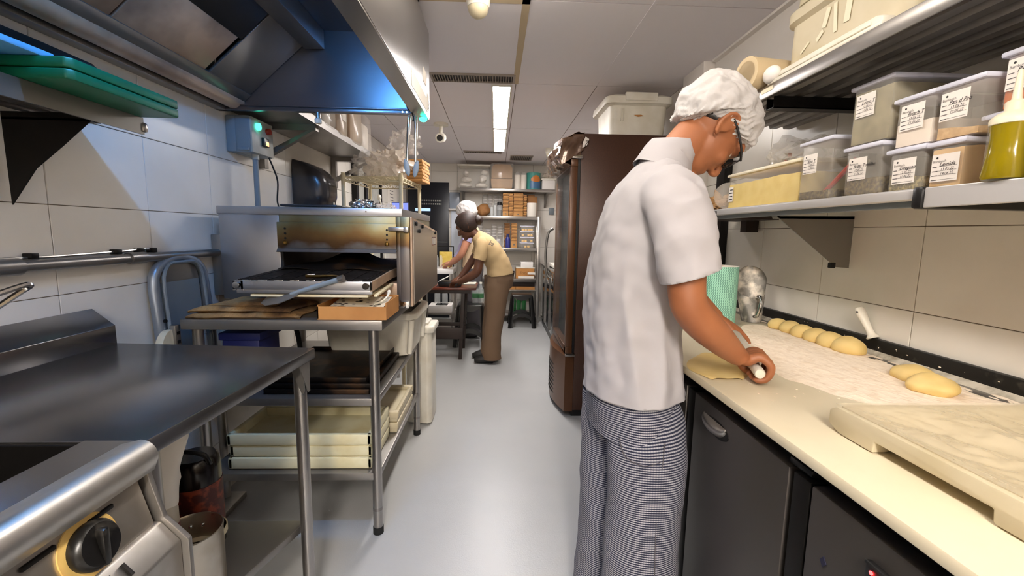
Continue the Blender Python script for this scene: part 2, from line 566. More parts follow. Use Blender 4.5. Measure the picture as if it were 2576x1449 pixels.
# left wall: tiles 0.38 x 0.277
tm = MB().box(-0.006, 0.0, -0.19 + .0013, 0.19 - .0013, -0.1385 + .0012, 0.1385 - .0012, 0.0012, 1)
tl = []
for c in range(16):
    y = 0.614 + 0.38 * c + 0.19
    for r in range(9):
        z0 = -0.003 + 0.277 * r; z1 = min(z0 + 0.277, ZC)
        yy1 = min(y + 0.19, YB - .003)
        tl.append(((XL, (y - 0.19 + yy1) / 2, (z0 + z1) / 2), (1, (yy1 - y + 0.19) / 0.38, (z1 - z0) / 0.277)))
tiled_wall('wall_left', MB().box(XL - .1, XL - .0035, YN, YB, 0, ZC), 'white tiled wall on the left behind the hood', tl, tm)

# right wall: tiles 0.388 x 0.257 up to 1.885, paint above
tm = MB().box(0.0, 0.006, -0.194 + .0013, 0.194 - .0013, -0.1285 + .0012, 0.1285 - .0012, 0.0012, 1)
tl = []
for c in range(6):
    y = 0.47 + 0.388 * c + 0.194
    for r in range(8):
        z0 = max(0.0, 1.101 - 0.257 * 5 + 0.257 * r); z1 = 1.101 - 0.257 * 5 + 0.257 * (r + 1)
        if z1 > 1.9: continue
        tl.append(((XR, y, (z0 + z1) / 2), (1, 1, (z1 - z0) / 0.257)))
w = tiled_wall('wall_right', MB().box(XR + .0035, XR + .1, YN, YB, 0, ZC), 'white tiled wall on the right behind the worktop', tl, tm)
obj('painted_band', MB().box(XR, XR + .004, YN, YB, 1.88, ZC), 'wall_paint', w, smooth=0)
obj('painted_return', MB().box(XR, XR + .004, 2.8, YB, 0, 1.88), 'wall_paint', w, smooth=0)
obj('pilaster', MB().box(1.2, XR, 2.62, 2.9, 0, ZC, 0.003), 'wall_paint', w)

# back wall: tiles
tm = MB().box(-0.19 + .0013, 0.19 - .0013, 0.0, 0.006, -0.1385 + .0012, 0.1385 - .0012, 0.0012, 1)
tl = []
for c in range(7):
    x = XL + 0.19 + 0.38 * c
    xx1 = min(x + .19, XR)
    for r in range(9):
        z0 = -0.003 + 0.277 * r; z1 = min(z0 + 0.277, ZC)
        tl.append((((x - .19 + xx1) / 2, YB, (z0 + z1) / 2), ((xx1 - x + .19) / .38, 1, (z1 - z0) / 0.277)))
tiled_wall('wall_back', MB().box(XL, XR, YB + .0035, YB + .1, 0, ZC), 'white tiled wall at the far end of the kitchen', tl, tm)
o = obj('wall_near', MB().box(XL, XR, YN - .1, YN, 0, ZC), 'wall_paint', smooth=0); struct(o, 'plain painted wall behind the viewer')

# ceiling: lay-in panels with recessed joints
ceil = obj('ceiling', MB().box(XL - .1, XR + .1, YN - .1, YB + .1, ZC + .004, ZC + .1), 'ceiling_dark', smooth=0); struct(ceil, 'suspended ceiling of pale rectangular panels')
XE = [XL, -1.0, -0.44, 0.125, 0.685, XR]; YE = [YN, -3.1, -1.86, -0.6, 0.62, 2.03, 3.1, 4.36, 5.57, YB]
for i in range(5):
    for j in range(9):
        obj('panel', MB().box(XE[i] + .003, XE[i + 1] - .003, YE[j] + .003, YE[j + 1] - .003, ZC, ZC + .012), 'ceiling_panel', ceil, smooth=0)
obj('joint_strip', MB().box(0.105, 0.14, YN, 3.1, ZC - .003, ZC + .004), 'ceiling_trim', ceil)
obj('joint_strip', MB().box(XL, 0.14, 2.02, 2.06, ZC - .003, ZC + .004), 'ceiling_trim', ceil)
obj('joint_strip', MB().box(0.68, 0.695, YN, 3.1, ZC - .002, ZC + .004), 'ceiling_panel', ceil)
obj('joint_strip', MB().box(XR - .03, XR, YN, 2.6, ZC - .012, ZC + .004), 'wall_paint', ceil)

# ceiling light panels (luminaires; those behind the viewer are added fill)
def light_panel(y0, y1, label, power, col, x0=-0.032, x1=0.088, drop=.009):
    t = thing('ceiling_light', label, 'ceiling light', ((x0 + x1) / 2, (y0 + y1) / 2, ZC - .03), 'recessed light panels down the aisle')
    mb = MB()
    mb.box(x0 - .012, x0, y0 - .012, y1 + .012, ZC - .012, ZC); mb.box(x1, x1 + .012, y0 - .012, y1 + .012, ZC - .012, ZC)
    mb.box(x0, x1, y0 - .012, y0, ZC - .012, ZC); mb.box(x0, x1, y1, y1 + .012, ZC - .012, ZC)
    obj('frame', mb, 'white_plastic', t)
    nm = 'panel_glow_%d' % int(abs(y0) * 100)
    mat(nm, (255, 250, 240), 0.5, emit=power, ecol=col)
    obj('diffuser', MB().box(x0, x1, y0, y1, ZC - drop, ZC - .001), nm, t, smooth=0)
light_panel(3.14, 4.34, 'long glowing ceiling panel nearest the air vent', PANEL_POWER * 1.75, PANEL_COL_FAR)
light_panel(4.40, 5.54, 'shorter-looking glowing ceiling panel farther down the aisle', PANEL_POWER * 1.75, PANEL_COL_FAR)
light_panel(0.66, 1.86, 'glowing ceiling panel above the worktop aisle', PANEL_POWER * 0.45, PANEL_COL, -0.06, 0.09, .07)
light_panel(-1.8, -0.6, 'added fill light panel just behind the viewer', PANEL_POWER * 2.7, PANEL_COL, -0.06, 0.09, .07)  # unseen lamp added as frontal fill, deepened so its sides glow
light_panel(-3.1, -1.9, 'added fill light panel farthest behind the viewer', PANEL_POWER * 2.7, PANEL_COL, -0.06, 0.09, .07)  # second unseen fill lamp, added to brighten camera-facing sides

# air vents
def vent(label, x0, x1, y0, y1, n, axis):
    t = thing('air_vent', label, 'vent', ((x0 + x1) / 2, (y0 + y1) / 2, ZC - .012))
    mb = MB(); b = .016
    mb.box(x0, x1, y0, y0 + b, ZC - .010, ZC); mb.box(x0, x1, y1 - b, y1, ZC - .010, ZC)
    mb.box(x0, x0 + b, y0 + b, y1 - b, ZC - .010, ZC); mb.box(x1 - b, x1, y0 + b, y1 - b, ZC - .010, ZC)
    obj('frame', mb, 'vent_paint', t)
    obj('backing', MB().box(x0 + b, x1 - b, y0 + b, y1 - b, ZC - .001, ZC + .002), 'black_metal', t)
    for i in range(n):
        if axis == 0:
            x = x0 + b + (x1 - x0 - 2 * b) * (i + .5) / n
            obj('fin', MB().box(x - .0022, x + .0022, y0 + b, y1 - b, ZC - .012, ZC - .001), 'vent_paint', t, smooth=0)
vent('long linear air vent slot beside the hood front', -0.44, 0.115, 2.93, 3.08, 30, 0)
vent('narrow dark slot vent at the far end of the light row', -0.42, 0.06, 5.6, 5.72, 20, 0)
vent('small square-finned vent above the far shelves', 0.18, 0.48, 5.85, 6.2, 11, 0)

# ceiling-mounted fittings
def dome_cam(label, x, y, r):
    t = thing('dome_camera', label, 'camera', (x, y, ZC - r * 1.7))
    obj('base', MB().lathe([(0, 0), (r, 0), (r, -.4 * r), (r * .93, -.8 * r), (r * .9, -.85 * r)], (x, y, ZC), 28), 'white_plastic', t)
    obj('dome', MB().lathe([(r * .86 * math.cos(a), -.85 * r - r * .85 * math.sin(a)) for a in [k * PI / 16 for k in range(9)]], (x, y, ZC), 28), 'cream_plastic', t)
dome_cam('white ceiling dome at the top of the picture beside the wide joint', -0.088, 2.02, 0.052)
dome_cam('small white ceiling dome above the far end of the brown fridge', 0.66, 5.35, 0.075)
t = thing('bullet_camera', 'small white bullet camera hanging from the ceiling left of the lights', 'camera', (-0.53, 4.2, ZC - .14))
obj('mount', MB().cyl((-.53, 4.26, ZC), (-.53, 4.26, ZC - .02), .07).cyl((-.53, 4.26, ZC - .02), (-.53, 4.24, ZC - .10), .018), 'white_plastic', t)
obj('body', MB().cyl((-.53, 4.17, ZC - .15), (-.53, 4.30, ZC - .12), .042, .046), 'white_plastic', t)
obj('lens', MB().cyl((-.53, 4.164, ZC - .151), (-.53, 4.172, ZC - .149), .028), 'black_plastic', t)
# ------------------------------------------------------------------ extraction hood
H0, H1 = -0.6, 2.24
hood = thing('extraction_hood', 'large stainless steel extraction hood over the cooking line', 'hood', (-0.85, 0.82, 1.87))
obj('front_panel', MB().box(-.347, -.335, H0, H1, 1.872, 2.27, 0.002), 'steel', hood)
lipm = MB().prism([(-.337, 1.866), (-.337, 1.872), (-.415, 1.893), (-.415, 1.886)], 1, H0, H1)
obj('front_lip', lipm, 'steel', hood)
obj('roof', MB().box(-1.35, -.347, H0, H1, 2.262, 2.27), 'steel_hood', hood)
obj('end_panel', MB().box(-1.345, -.347, H1 - .008, H1, 1.884, 2.262), 'steel_hood', hood)
obj('end_flange', MB().box(-1.345, -.40, H1 - .035, H1 - .008, 1.882, 1.902, .003).box(-1.345, -.41, H1 - .038, H1 - .03, 1.902, 1.908, .001), 'steel_hood', hood)
for k, x in enumerate((-.46, -.44)):
    obj('rivet', MB().cyl((x, H1 - .036, 1.892), (x, H1 - .033, 1.892), .004, n=8), 'chrome', hood)
obj('near_panel', MB().box(-1.345, -.347, H0, H0 + .008, 1.884, 2.262), 'steel_hood', hood)
obj('wall_flange', MB().box(-1.349, -1.30, H0, H1, 1.882, 1.900, .002).box(-1.349, -1.335, H0, H1, 1.9, 1.95), 'steel_dark', hood)
g = [(-1.262 + .042 * math.cos(a), 1.93 + .042 * math.sin(a)) for a in [PI + k * PI / 10 for k in range(11)]]
g2 = [(-1.262 + .038 * math.cos(a), 1.93 + .038 * math.sin(a)) for a in [2 * PI - k * PI / 10 for k in range(11)]]
obj('grease_gutter', MB().prism(g + g2, 1, H0, H1 - .01), 'steel_grimy', hood, smooth=60)
obj('filter_rail', MB().prism([(-1.222, 1.925), (-1.188, 1.955), (-1.196, 1.967), (-1.23, 1.937)], 1, H0, H1 - .01, .002), 'steel_dark', hood)
sl = Vector((-1.05 + 1.192, 0, 2.085 - 1.958)).normalized(); nr = Vector((-sl.z, 0, sl.x))
def slope_plate(y0, y1, l0, l1, th, mt, nm):
    o0 = Vector((-1.192, 0, 1.958))
    a = o0 + sl * l0; b = o0 + sl * l1
    obj(nm, MB().prism([(a.x, a.z), (b.x, b.z), (b.x + nr.x * th, b.z + nr.z * th), (a.x + nr.x * th, a.z + nr.z * th)], 1, y0, y1, .002), mt, hood)
for y0, y1 in ((-0.55, 0.02), (0.03, 0.50), (0.51, 0.985), (0.995, 1.46), (1.47, 1.90)):
    slope_plate(y0, y1, 0.0, 0.19, .012, 'steel_grimy', 'filter_panel')
slope_plate(1.93, H1 - .01, 0.0, 0.37, .012, 'steel_dark', 'filter_panel')
slope_plate(H0 + .01, 1.92, 0.19, 0.37, .09, 'black_metal', 'filter_slot')
for y in (0.3, 0.9, 1.5):
    slope_plate(y, y + .03, 0.2, 0.36, .02, 'steel_dark', 'filter_bar')
obj('light_channel', MB().box(-.925, -.83, H0 + .01, H1 - .01, 2.175, 2.262, .004), 'steel_dark', hood)
obj('front_stiffener', MB().box(-.352, -.347, H0, H1, 2.1, 2.12), 'steel_hood', hood)
obj('hanger', MB().box(-.36, -.352, 1.92, 1.94, 2.27, ZC).box(-.37, -.33, 1.91, 1.95, 2.268, 2.274), 'black_metal', hood)
obj('notice', MB().box(-.3345, -.3335, 1.78, 2.17, 1.884, 1.945), 'paper', hood, label='long pale paper strip on the hood front')
obj('notice', MB().box(-.334, -.333, 2.05, 2.14, 1.99, 2.05), 'paper', hood)
nt_ = obj('notice', MB().box(-.334, -.333, 2.16, 2.21, 1.90, 1.97), 'paper', hood)
obj('mark', MB().tube([(-.3325, 2.19 + .012 * math.cos(a), 1.925 + .018 * math.sin(a)) for a in [k * 2 * PI / 14 for k in range(14)]], .0012, 5, True), 'ink_grey', nt_)

# work light under the hood roof
t = thing('hood_light', 'blue-white work light fixed under the hood roof', 'lamp', (-.62, .98, 2.22))
obj('housing', MB().box(-.80, -.45, .94, 1.04, 2.235, 2.262, .006), 'white_plastic', t)
mat('hood_glow', (190, 215, 255), .5, emit=HOOD_POWER, ecol=(0.12, 0.42, 1.0))
obj('tube', MB().cyl((-.78, .99, 2.225), (-.47, .99, 2.225), .014, n=14), 'hood_glow', t)

# small hood fittings
t = thing('sprinkler_nozzle', 'short pipe nozzle with white cap below the hood end', 'nozzle', (-.868, 2.215, 1.835))
obj('pipe', MB().cyl((-.868, 2.215, 1.882), (-.868, 2.215, 1.85), .011), 'steel_dark', t)
obj('cap', MB().lathe([(.0, 0), (.014, .002), (.017, .006), (.017, .022), (.013, .026), (0, .026)], (-.868, 2.215, 1.828), 18), 'white_plastic', t)
t = thing('indicator_lamp', 'green glowing indicator lamp under the hood front corner', 'lamp', (-.36, 2.21, 1.855))
obj('lens', MB().lathe([(0, -.012), (.012, -.009), (.019, -.002), (.02, .006), (0, .008)], (-.362, 2.215, 1.862), 18), 'green_lamp', t)
# hanging tongs
t = thing('serving_tongs', 'steel tongs with grey tips hanging from the hood corner', 'tongs', (-.41, 2.19, 1.59))
obj('hook', MB().tube([(-.435, 2.15, 1.925), (-.428, 2.17, 1.90), (-.41, 2.185, 1.885), (-.404, 2.19, 1.86), (-.408, 2.19, 1.845)], .0035, 8), 'black_metal', t)
for dx, tip in ((-.014, (-.437, 2.185, 1.66)), (.014, (-.397, 2.19, 1.655))):
    p0 = Vector((-.41 + dx, 2.19, 1.872)); p1 = Vector(tip)
    obj('arm', MB().tube([p0, p0.lerp(p1, .3) + Vector((dx * .15, 0, 0)), p1], [.008, .0085, .006], 10), 'chrome', t)
    d = (p1 - p0).normalized()
    obj('tip', MB().blob(p1 + Vector((dx * .1, 0, -.032)), (.014, .006, .042), 0, sub=3, M=Matrix.Rotation(dx * 14, 3, 'Y')), 'grey_box', t)

# ------------------------------------------------------------------ left wall shelf with boards
t = thing('wall_shelf', 'dark steel wall shelf at upper left with green boards on it', 'shelf', (-1.22, .6, 1.4))
obj('deck', MB().box(-1.345, -1.105, -.3, 1.435, 1.645, 1.655).prism([(-1.108, 1.605), (-1.1, 1.605), (-1.1, 1.655), (-1.108, 1.655)], 1, -.3, 1.44), 'steel_dark', t)
for x in (-1.16, -1.22, -1.28):
    obj('rib', MB().box(x - .012, x + .012, -.3, 1.40, 1.625, 1.645, .003), 'steel_dark', t)
obj('end_clip', MB().box(-1.112, -1.095, 1.432, 1.452, 1.612, 1.642, .006), 'steel', t)
for y in (1.27, .3):
    obj('bracket', MB().prism([(-1.345, 1.625), (-1.105, 1.625), (-1.112, 1.605), (-1.195, 1.535), (-1.27, 1.475), (-1.345, 1.375)], 1, y, y + .004).box(-1.345, -1.11, y, y + .03, 1.604, 1.61), 'black_metal', t)
for k, (z, lb) in enumerate(((1.656, 'lower bright green cutting board overhanging the wall shelf'), (1.682, 'upper bright green cutting board, topmost on the wall shelf'))):
    o = obj('cutting_board', MB().prism([(-1.31, 1.085), (-.995, 1.085), (-.985, 1.1), (-.985, 1.43), (-.995, 1.44), (-1.31, 1.44)], 2, z, z + .024, .004), 'green_board')
    tag(o, lb, 'cutting board', 'green cutting boards')
o = obj('plastic_tray', MB().box(-1.245, -1.05, .86, 1.125, 1.7065, 1.722, .004), 'blue_plastic')
tag(o, 'light blue plastic tray lying on the green boards', 'tray')
for k, (pf, lb) in enumerate((([(.80, 1.7065), (1.33, 1.7065), (1.42, 1.735), (1.44, 1.745), (1.42, 1.752), (.80, 1.762)], 'lower black baking tray at the wall above green boards'), ([(.80, 1.764), (1.30, 1.766), (1.46, 1.797), (1.487, 1.813), (1.47, 1.821), (1.30, 1.824), (.80, 1.822)], 'upper black baking tray at the wall above green boards'))):
    o = obj('baking_tray', MB().prism(pf, 0, -1.343, -1.262, .002), 'black_plastic')
    tag(o, lb, 'tray', 'black baking trays on the wall shelf')

# ------------------------------------------------------------------ wall services
t = thing('gas_pipe', 'grey painted gas pipe along the left wall behind the trolley', 'pipe', (-1.31, 1.1, 1.19))
obj('main_pipe', MB().cyl((-1.318, -.3, 1.205), (-1.318, 2.098, 1.205), .0165), 'steel_dark', t)
obj('coupling', MB().cyl((-1.318, 1.10, 1.205), (-1.318, 1.24, 1.205), .024), 'steel_dark', t)
obj('coupling', MB().cyl((-1.318, 1.6, 1.206), (-1.318, 1.67, 1.206), .021), 'steel_dark', t)
obj('thin_line', MB().tube([(-1.335, -.3, 1.228), (-1.335, 1.35, 1.226), (-1.335, 1.62, 1.232), (-1.335, 1.70, 1.238), (-1.335, 1.74, 1.228), (-1.335, 1.75, 1.214)], .0045, 8), 'steel', t)
for y in (1.28, 1.56, 1.66, 1.72):
    obj('clamp', MB().box(-1.348, -1.32, y, y + .022, 1.222, 1.24, .003), 'black_metal', t)

ct = thing('control_box', 'grey wall control box with green lamp and red button', 'control box', (-1.285, 2.38, 1.70))
obj('body', MB().box(-1.348, -1.30, 2.275, 2.50, 1.70, 1.878, .008).box(-1.305, -1.232, 2.28, 2.495, 1.70, 1.878, .006), 'grey_box', ct)
obj('face', MB().box(-1.234, -1.224, 2.283, 2.492, 1.703, 1.875, .003), 'grey_face', ct)
obj('latch', MB().box(-1.29, -1.235, 2.268, 2.28, 1.708, 1.722, .003), 'grey_box', ct)
obj('green_light', MB().cyl((-1.224, 2.335, 1.835), (-1.210, 2.335, 1.835), .0175), 'green_lamp', ct)
obj('red_button', MB().cyl((-1.224, 2.43, 1.83), (-1.206, 2.43, 1.83), .016), 'red_button', ct)
sw = obj('switch', MB().box(-1.224, -1.208, 2.37, 2.42, 1.745, 1.79, .003), 'black_plastic', ct)
obj('switch_light', MB().box(-1.209, -1.206, 2.385, 2.412, 1.75, 1.772, .002), 'orange_lamp', sw)
t = thing('conduit', 'grey conduit pipe dropping from the control box', 'pipe', (-1.25, 2.36, 1.0))
obj('pipe', MB().cyl((-1.255, 2.36, .98), (-1.255, 2.36, 1.70), .013), 'grey_box', t)
obj('gland', MB().cyl((-1.255, 2.36, 1.675), (-1.255, 2.36, 1.70), .018), 'grey_face', t)
o = obj('power_cable', MB().tube(catmull([(-1.235, 2.46, 1.70), (-1.225, 2.48, 1.65), (-1.215, 2.5, 1.58), (-1.222, 2.5, 1.48), (-1.216, 2.5, 1.43), (-1.216, 2.55, 1.2)], 5), .0045, 8), 'black_rubber')
tag(o, 'thin black cable hanging from the control box', 'cable')

# ------------------------------------------------------------------ steel prep table, left foreground
t = thing('prep_table', 'stainless prep table with upstand in the left foreground', 'table', (-.97, 1.1, 0))
obj('top', MB().prism([(-1.345, .76), (-.640, .76), (-.597, 1.42), (-1.345, 1.474)], 2, .895, .93, .003), 'steel_top', t)
obj('upstand', MB().prism([(-1.347, .925), (-1.277, .925), (-1.277, .99), (-1.347, 1.046)], 1, .765, 1.474, .002), 'steel_top', t)
for (x, y) in ((-.635, 1.385), (-.66, .80), (-1.29, 1.42), (-1.29, .80)):
    lg = obj('leg', MB().cyl((x, y, .015), (x, y, .897), .0195, n=24), 'steel', t)
    obj('foot', MB().cyl((x, y, 0), (x, y, .02), .022), 'black_rubber', lg)
obj('gusset', MB().prism([(-.66, .896), (-.610, .896), (-.612, .80), (-.618, .79)], 1, 1.36, 1.366).prism([(1.33, .896), (1.405, .896), (1.40, .79), (1.388, .79)], 0, -.613, -.610), 'steel_dark', t)
obj('undershelf', MB().prism([(-.655, 1.40), (-.735, 1.14), (-.80, .82), (-1.3, .82), (-1.3, 1.42), (-.66, 1.42)], 2, .285, .31, .002), 'steel_dark', t)

# cooking unit at the near end of the table
t = thing('cooking_range', 'stainless cooking range with black knob at lower left', 'range', (-.95, .35, 0))
mb = MB()
mb.box(-1.345, -.735, .76, .762, .90, .935); mb.box(-.735, -.64, -.2, .762, .915, .937); mb.box(-1.345, -1.25, -.2, .762, .915, .937); mb.box(-1.25, -.735, -.2, -.1, .915, .937)
obj('top', mb, 'steel_top', t)
obj('upstand', MB().prism([(-1.347, .937), (-1.277, .937), (-1.277, .99), (-1.347, 1.046)], 1, -.2, .762, .002), 'steel_top', t)
obj('well', MB().box(-1.25, -.735, -.1, -.095, .72, .935).box(-1.25, -.735, .755, .76, .72, .93).box(-.74, -.735, -.1, .76, .72, .93).box(-1.25, -1.245, -.1, .76, .72, .93).box(-1.25, -.735, -.1, .76, .715, .72), 'black_metal', t)
bn = [(-.66, .937)] + [(-.625 + .028 * math.cos(a), .918 + .028 * math.sin(a)) for a in [PI / 2 - k * PI / 12 for k in range(9)]] + [(-.606, .89), (-.625, .885), (-.66, .885)]
obj('bullnose', MB().prism(bn, 1, -.2, .748), 'aluminium', t, smooth=60)
obj('front_panel', MB().prism([(-.66, .90), (-.627, .885), (-.605, .80), (-.605, .76), (-.66, .76)], 1, -.2, .735, .003), 'aluminium', t)
obj('lower_panel', MB().prism([(-.62, .795), (-.598, .795), (-.565, .757), (-.565, .20), (-.62, .20)], 1, -.2, .742, .004), 'aluminium', t)
obj('body', MB().box(-1.34, -.62, -.2, .745, .12, .72), 'steel_dark', t)
obj('end_cap', MB().prism([(-.64, .885), (-.615, .885), (-.593, .80), (-.553, .757), (-.553, .2), (-.64, .2)], 1, .742, .752, .002), 'steel_dark', t)
for (y, z) in ((.655, .868), (.562, .868)):
    obj('slot', MB().box(-.6235, -.6185, y - .022, y + .022, z - .0035, z + .0035, .001), 'black_metal', t)
for y in (.62, .646):
    p = Vector((-.582, y, .7766)); q = Vector((.033, 0, -.038)).normalized()
    obj('slot', MB().tube([p - q * .012 + Vector((.002, 0, .002)), p + q * .012 + Vector((.002, 0, .002))], .0035, 8), 'black_metal', t)
kn = obj('knob', MB().lathe([(.036, 0), (.037, .012), (.033, .018), (.031, .02), (.0, .02)], (-.6135, .625, .836), 32, axis=(.968, 0, .25)).box(-.60, -.585, .619, .631, .806, .866, .004), 'knob_black', t)
obj('dial_ring', MB().lathe([(.0, -.004), (.047, -.004), (.047, .003), (.0, .003)], (-.6150, .625, .8365), 36, axis=(.968, 0, .25)), 'knob_ring', kn)
t = thing('fryer_basket', 'wire basket handle poking in above the table at far left', 'basket', (-1.05, .72, .93))
obj('handle', MB().tube(catmull([(-1.02, .75, 1.12), (-1.0, .86, 1.17), (-.985, .925, 1.193), (-.985, .945, 1.193), (-1.0, .94, 1.180), (-1.04, .88, 1.125), (-1.06, .76, 1.07)], 4), .006, 8), 'chrome', t)
mb = MB()
for z in (.94, 1.0, 1.06, 1.12):
    mb.tube([(-1.2, .5, z), (-.98, .5, z), (-.98, .75, z), (-1.2, .75, z)], .003, 6, True)
for x in (-1.2, -1.127, -1.053, -.98):
    for y in (.5, .75):
        mb.cyl((x, y, .937), (x, y, 1.12), .003, n=6)
obj('cage', mb, 'steel', t)

# things under the prep table
t = thing('syrup_jug', 'big black jug with a dark red label under the table', 'jug', (-.93, 1.30, .31))
obj('body', MB().lathe([(.0, 0), (.062, 0), (.068, .01), (.068, .27), (.062, .30), (.055, .308), (.0, .308)], (-.93, 1.30, .311), 36), 'syrup', t)
lb = obj('label', MB().lathe([(.0685, .03), (.0692, .03), (.0692, .225), (.0685, .225)], (-.93, 1.30, .311), 36), 'label_red', t)
obj('barcode', MB().box(-.012, .012, -.001, .001, -.016, .016, M=frame((-.93 + .06 * .62, 1.30 - .06 * .98, .37), (.84, .53, 0), (0, 0, 1))), 'paper', lb)
obj('handle', MB().tube(catmull([(-.99, 1.28, .60), (-.98, 1.27, .635), (-.93, 1.26, .65), (-.88, 1.27, .635), (-.87, 1.28, .60)], 5), .007, 8), 'black_plastic', t)
t = thing('sauce_bottle', 'tall white sauce bottle with a pink and yellow label under the table', 'bottle', (-.90, 1.13, .31))
obj('body', MB().lathe([(.0, 0), (.042, 0), (.045, .008), (.045, .24), (.04, .27), (.022, .30), (.02, .33), (.0, .33)], (-.91, 1.12, .311), 28), 'white_plastic', t)
lb = obj('label', MB().lathe([(.0453, .09), (.046, .09), (.046, .20), (.0453, .20)], (-.91, 1.12, .311), 28), 'label_pink', t)
mb = MB()
for k in range(5):
    a = -2.1 + k * .32
    mb.tube(catmull([(-.91 + .0468 * math.cos(a + u * .3), 1.12 + .0468 * math.sin(a + u * .3), .311 + .165 + .02 * (1 - 2 * abs(u - .5)) + .004 * (k % 2)) for u in (0, .5, 1)], 3), .0026, 5)
obj('scrawl', mb, 'label_yellow', lb)
t = thing('bucket', 'small stained white bucket beside the black jug', 'bucket', (-.87, 1.15, .31))
obj('shell', MB().lathe([(0, 0), (.05, 0), (.058, .11), (.062, .112), (.062, .118), (.055, .118), (.048, .006), (0, .006)], (-.865, 1.215, .311), 28), 'cream_plastic', t)
obj('rim', MB().lathe([(.058, .10), (.065, .10), (.065, .118), (.058, .118)], (-.865, 1.215, .311), 28), 'cream_plastic', t)
o = obj('hanging_cloth', MB().grid(lambda u, v: (-.742 - .03 * v + .012 * math.sin(u * 9 + v * 2), .86 + .17 * u + .01 * math.sin(v * 7), .893 - .20 * v - .035 * math.sin(u * PI) * v + .01 * math.sin(u * 14) * v), 22, 18, .006), 'cloth_white')
tag(o, 'white cloth hanging under the prep table edge', 'cloth')
t = thing('stock_pot', 'dented aluminium pot with two rivets at the lower left', 'pot', (-.828, 1.115, .31))
pc = (-.828, 1.115, .311)
obj('shell', MB().lathe([(0, 0), (.07, 0), (.078, .008), (.078, .185), (.08, .19), (.077, .191), (.074, .185), (.074, .012), (0, .012)], pc, 40), 'pot_aluminium', t)
for a in (1.75, 2.15):
    d = Vector((math.cos(a), math.sin(a), 0))
    obj('rivet', MB().blob(Vector(pc) + d * .073 + Vector((0, 0, .155)), (.006, .006, .006), sub=2), 'chrome', t)
obj('handle', MB().tube(catmull([tuple(Vector(pc) + Vector((math.cos(a) * r, math.sin(a) * r, .155))) for a, r in ((1.75, .08), (1.8, .105), (2.1, .105), (2.15, .08))], 4), .005, 8), 'pot_aluminium', t)
# ------------------------------------------------------------------ oven stand
t = thing('oven_stand', 'steel stand with two lower shelves carrying the pizza oven', 'table', (-.86, 2.24, 0))
obj('top', MB().box(-1.255, -.457, 1.735, 2.745, .915, .957, .004), 'steel_dark', t)
for z0, z1 in ((.588, .62), (.254, .286)):
    obj('shelf', MB().box(-1.225, -.49, 1.755, 2.725, z0, z1, .003), 'steel_dark', t)
for (x, y) in ((-.503, 1.772), (-.503, 2.706), (-1.212, 1.772), (-1.212, 2.706)):
    lg = obj('leg', MB().cyl((x, y, .03), (x, y, .916), .0205, n=24), 'steel', t)
    obj('collar', MB().cyl((x, y, .11), (x, y, .125), .0208, n=24), 'steel_dark', lg)
    obj('foot', MB().cyl((x, y, 0), (x, y, .032), .0225, n=24), 'black_rubber', lg)

# ------------------------------------------------------------------ conveyor oven
ov = thing('conveyor_oven', 'steel conveyor pizza oven with heat-stained front', 'oven', (-.83, 2.45, .957))
obj('left_body', MB().box(-1.272, -1.0, 2.05, 2.9, .99, 1.40, .004), 'oven_steel', ov)
obj('right_body', MB().box(-.466, -.44, 2.05, 2.9, .99, 1.40, .002), 'tempered_steel', ov)
obj('top_body', MB().box(-1.0, -.466, 2.05, 2.9, 1.236, 1.40, .003), 'tempered_steel', ov)
obj('bottom_body', MB().box(-1.0, -.466, 2.052, 2.9, .99, 1.072, .003), 'steel_grimy', ov)
obj('tunnel_lining', MB().box(-1.0, -.996, 2.07, 2.88, 1.08, 1.234).box(-.996, -.47, 2.07, 2.88, 1.230, 1.236), 'oven_inside', ov)
obj('top_cap', MB().box(-1.276, -.436, 2.044, 2.905, 1.385, 1.421, .003), 'oven_steel', ov)
obj('base', MB().box(-1.26, -.46, 2.07, 2.88, .958, .99, .004), 'steel_grimy', ov)
fp = obj('baffle_plate', MB().box(-1.006, -.462, 2.036, 2.046, 1.232, 1.352, .003).prism([(2.036, 1.232), (2.022, 1.217), (2.025, 1.215), (2.046, 1.230)], 0, -1.006, -.462), 'tempered_steel', ov)
for x in (-.968, -.505):
    for k in range(3):
        obj('slot_hole', MB().cyl((x, 2.0345, 1.322 - .022 * k), (x, 2.037, 1.322 - .022 * k), .005, n=10), 'black_metal', fp)
    obj('thumb_screw', MB().lathe([(0, 0), (.009, 0), (.010, .006), (.006, .012), (0, .013)], (x, 2.036, 1.258), 14, axis=(0, -1, 0)), 'brass', fp)
obj('door_post', MB().box(-.444, -.400, 2.03, 2.06, .965, 1.384, .003), 'tempered_steel', ov)
obj('latch', MB().box(-.495, -.42, 2.018, 2.034, 1.318, 1.336, .002).box(-.425, -.402, 2.012, 2.03, 1.312, 1.338, .003), 'steel', ov)
obj('side_panel', MB().prism([(2.05, .962), (2.9, .966), (2.9, 1.322), (2.05, 1.384)], 0, -.440, -.392, .003), 'steel_grimy', ov)
obj('side_plate', MB().prism([(2.075, .972), (2.885, .976), (2.885, 1.31), (2.075, 1.370)], 0, -.393, -.389), 'steel', ov)
st = obj('notice', MB().box(-.3885, -.387, 2.66, 2.82, 1.235, 1.285), 'label_red', ov, label='faded red and white sticker')
for k in range(4):
    obj('stripe', MB().box(-.3868, -.3862, 2.67 + k * .036, 2.685 + k * .036, 1.24, 1.28), 'paper', st)
for (y, z) in ((2.12, 1.345), (2.3, 1.335), (2.2, 1.31), (2.78, 1.3)):
    obj('hook', MB().box(-.389, -.380, y, y + .018, z, z + .02, .003), 'black_metal', ov)
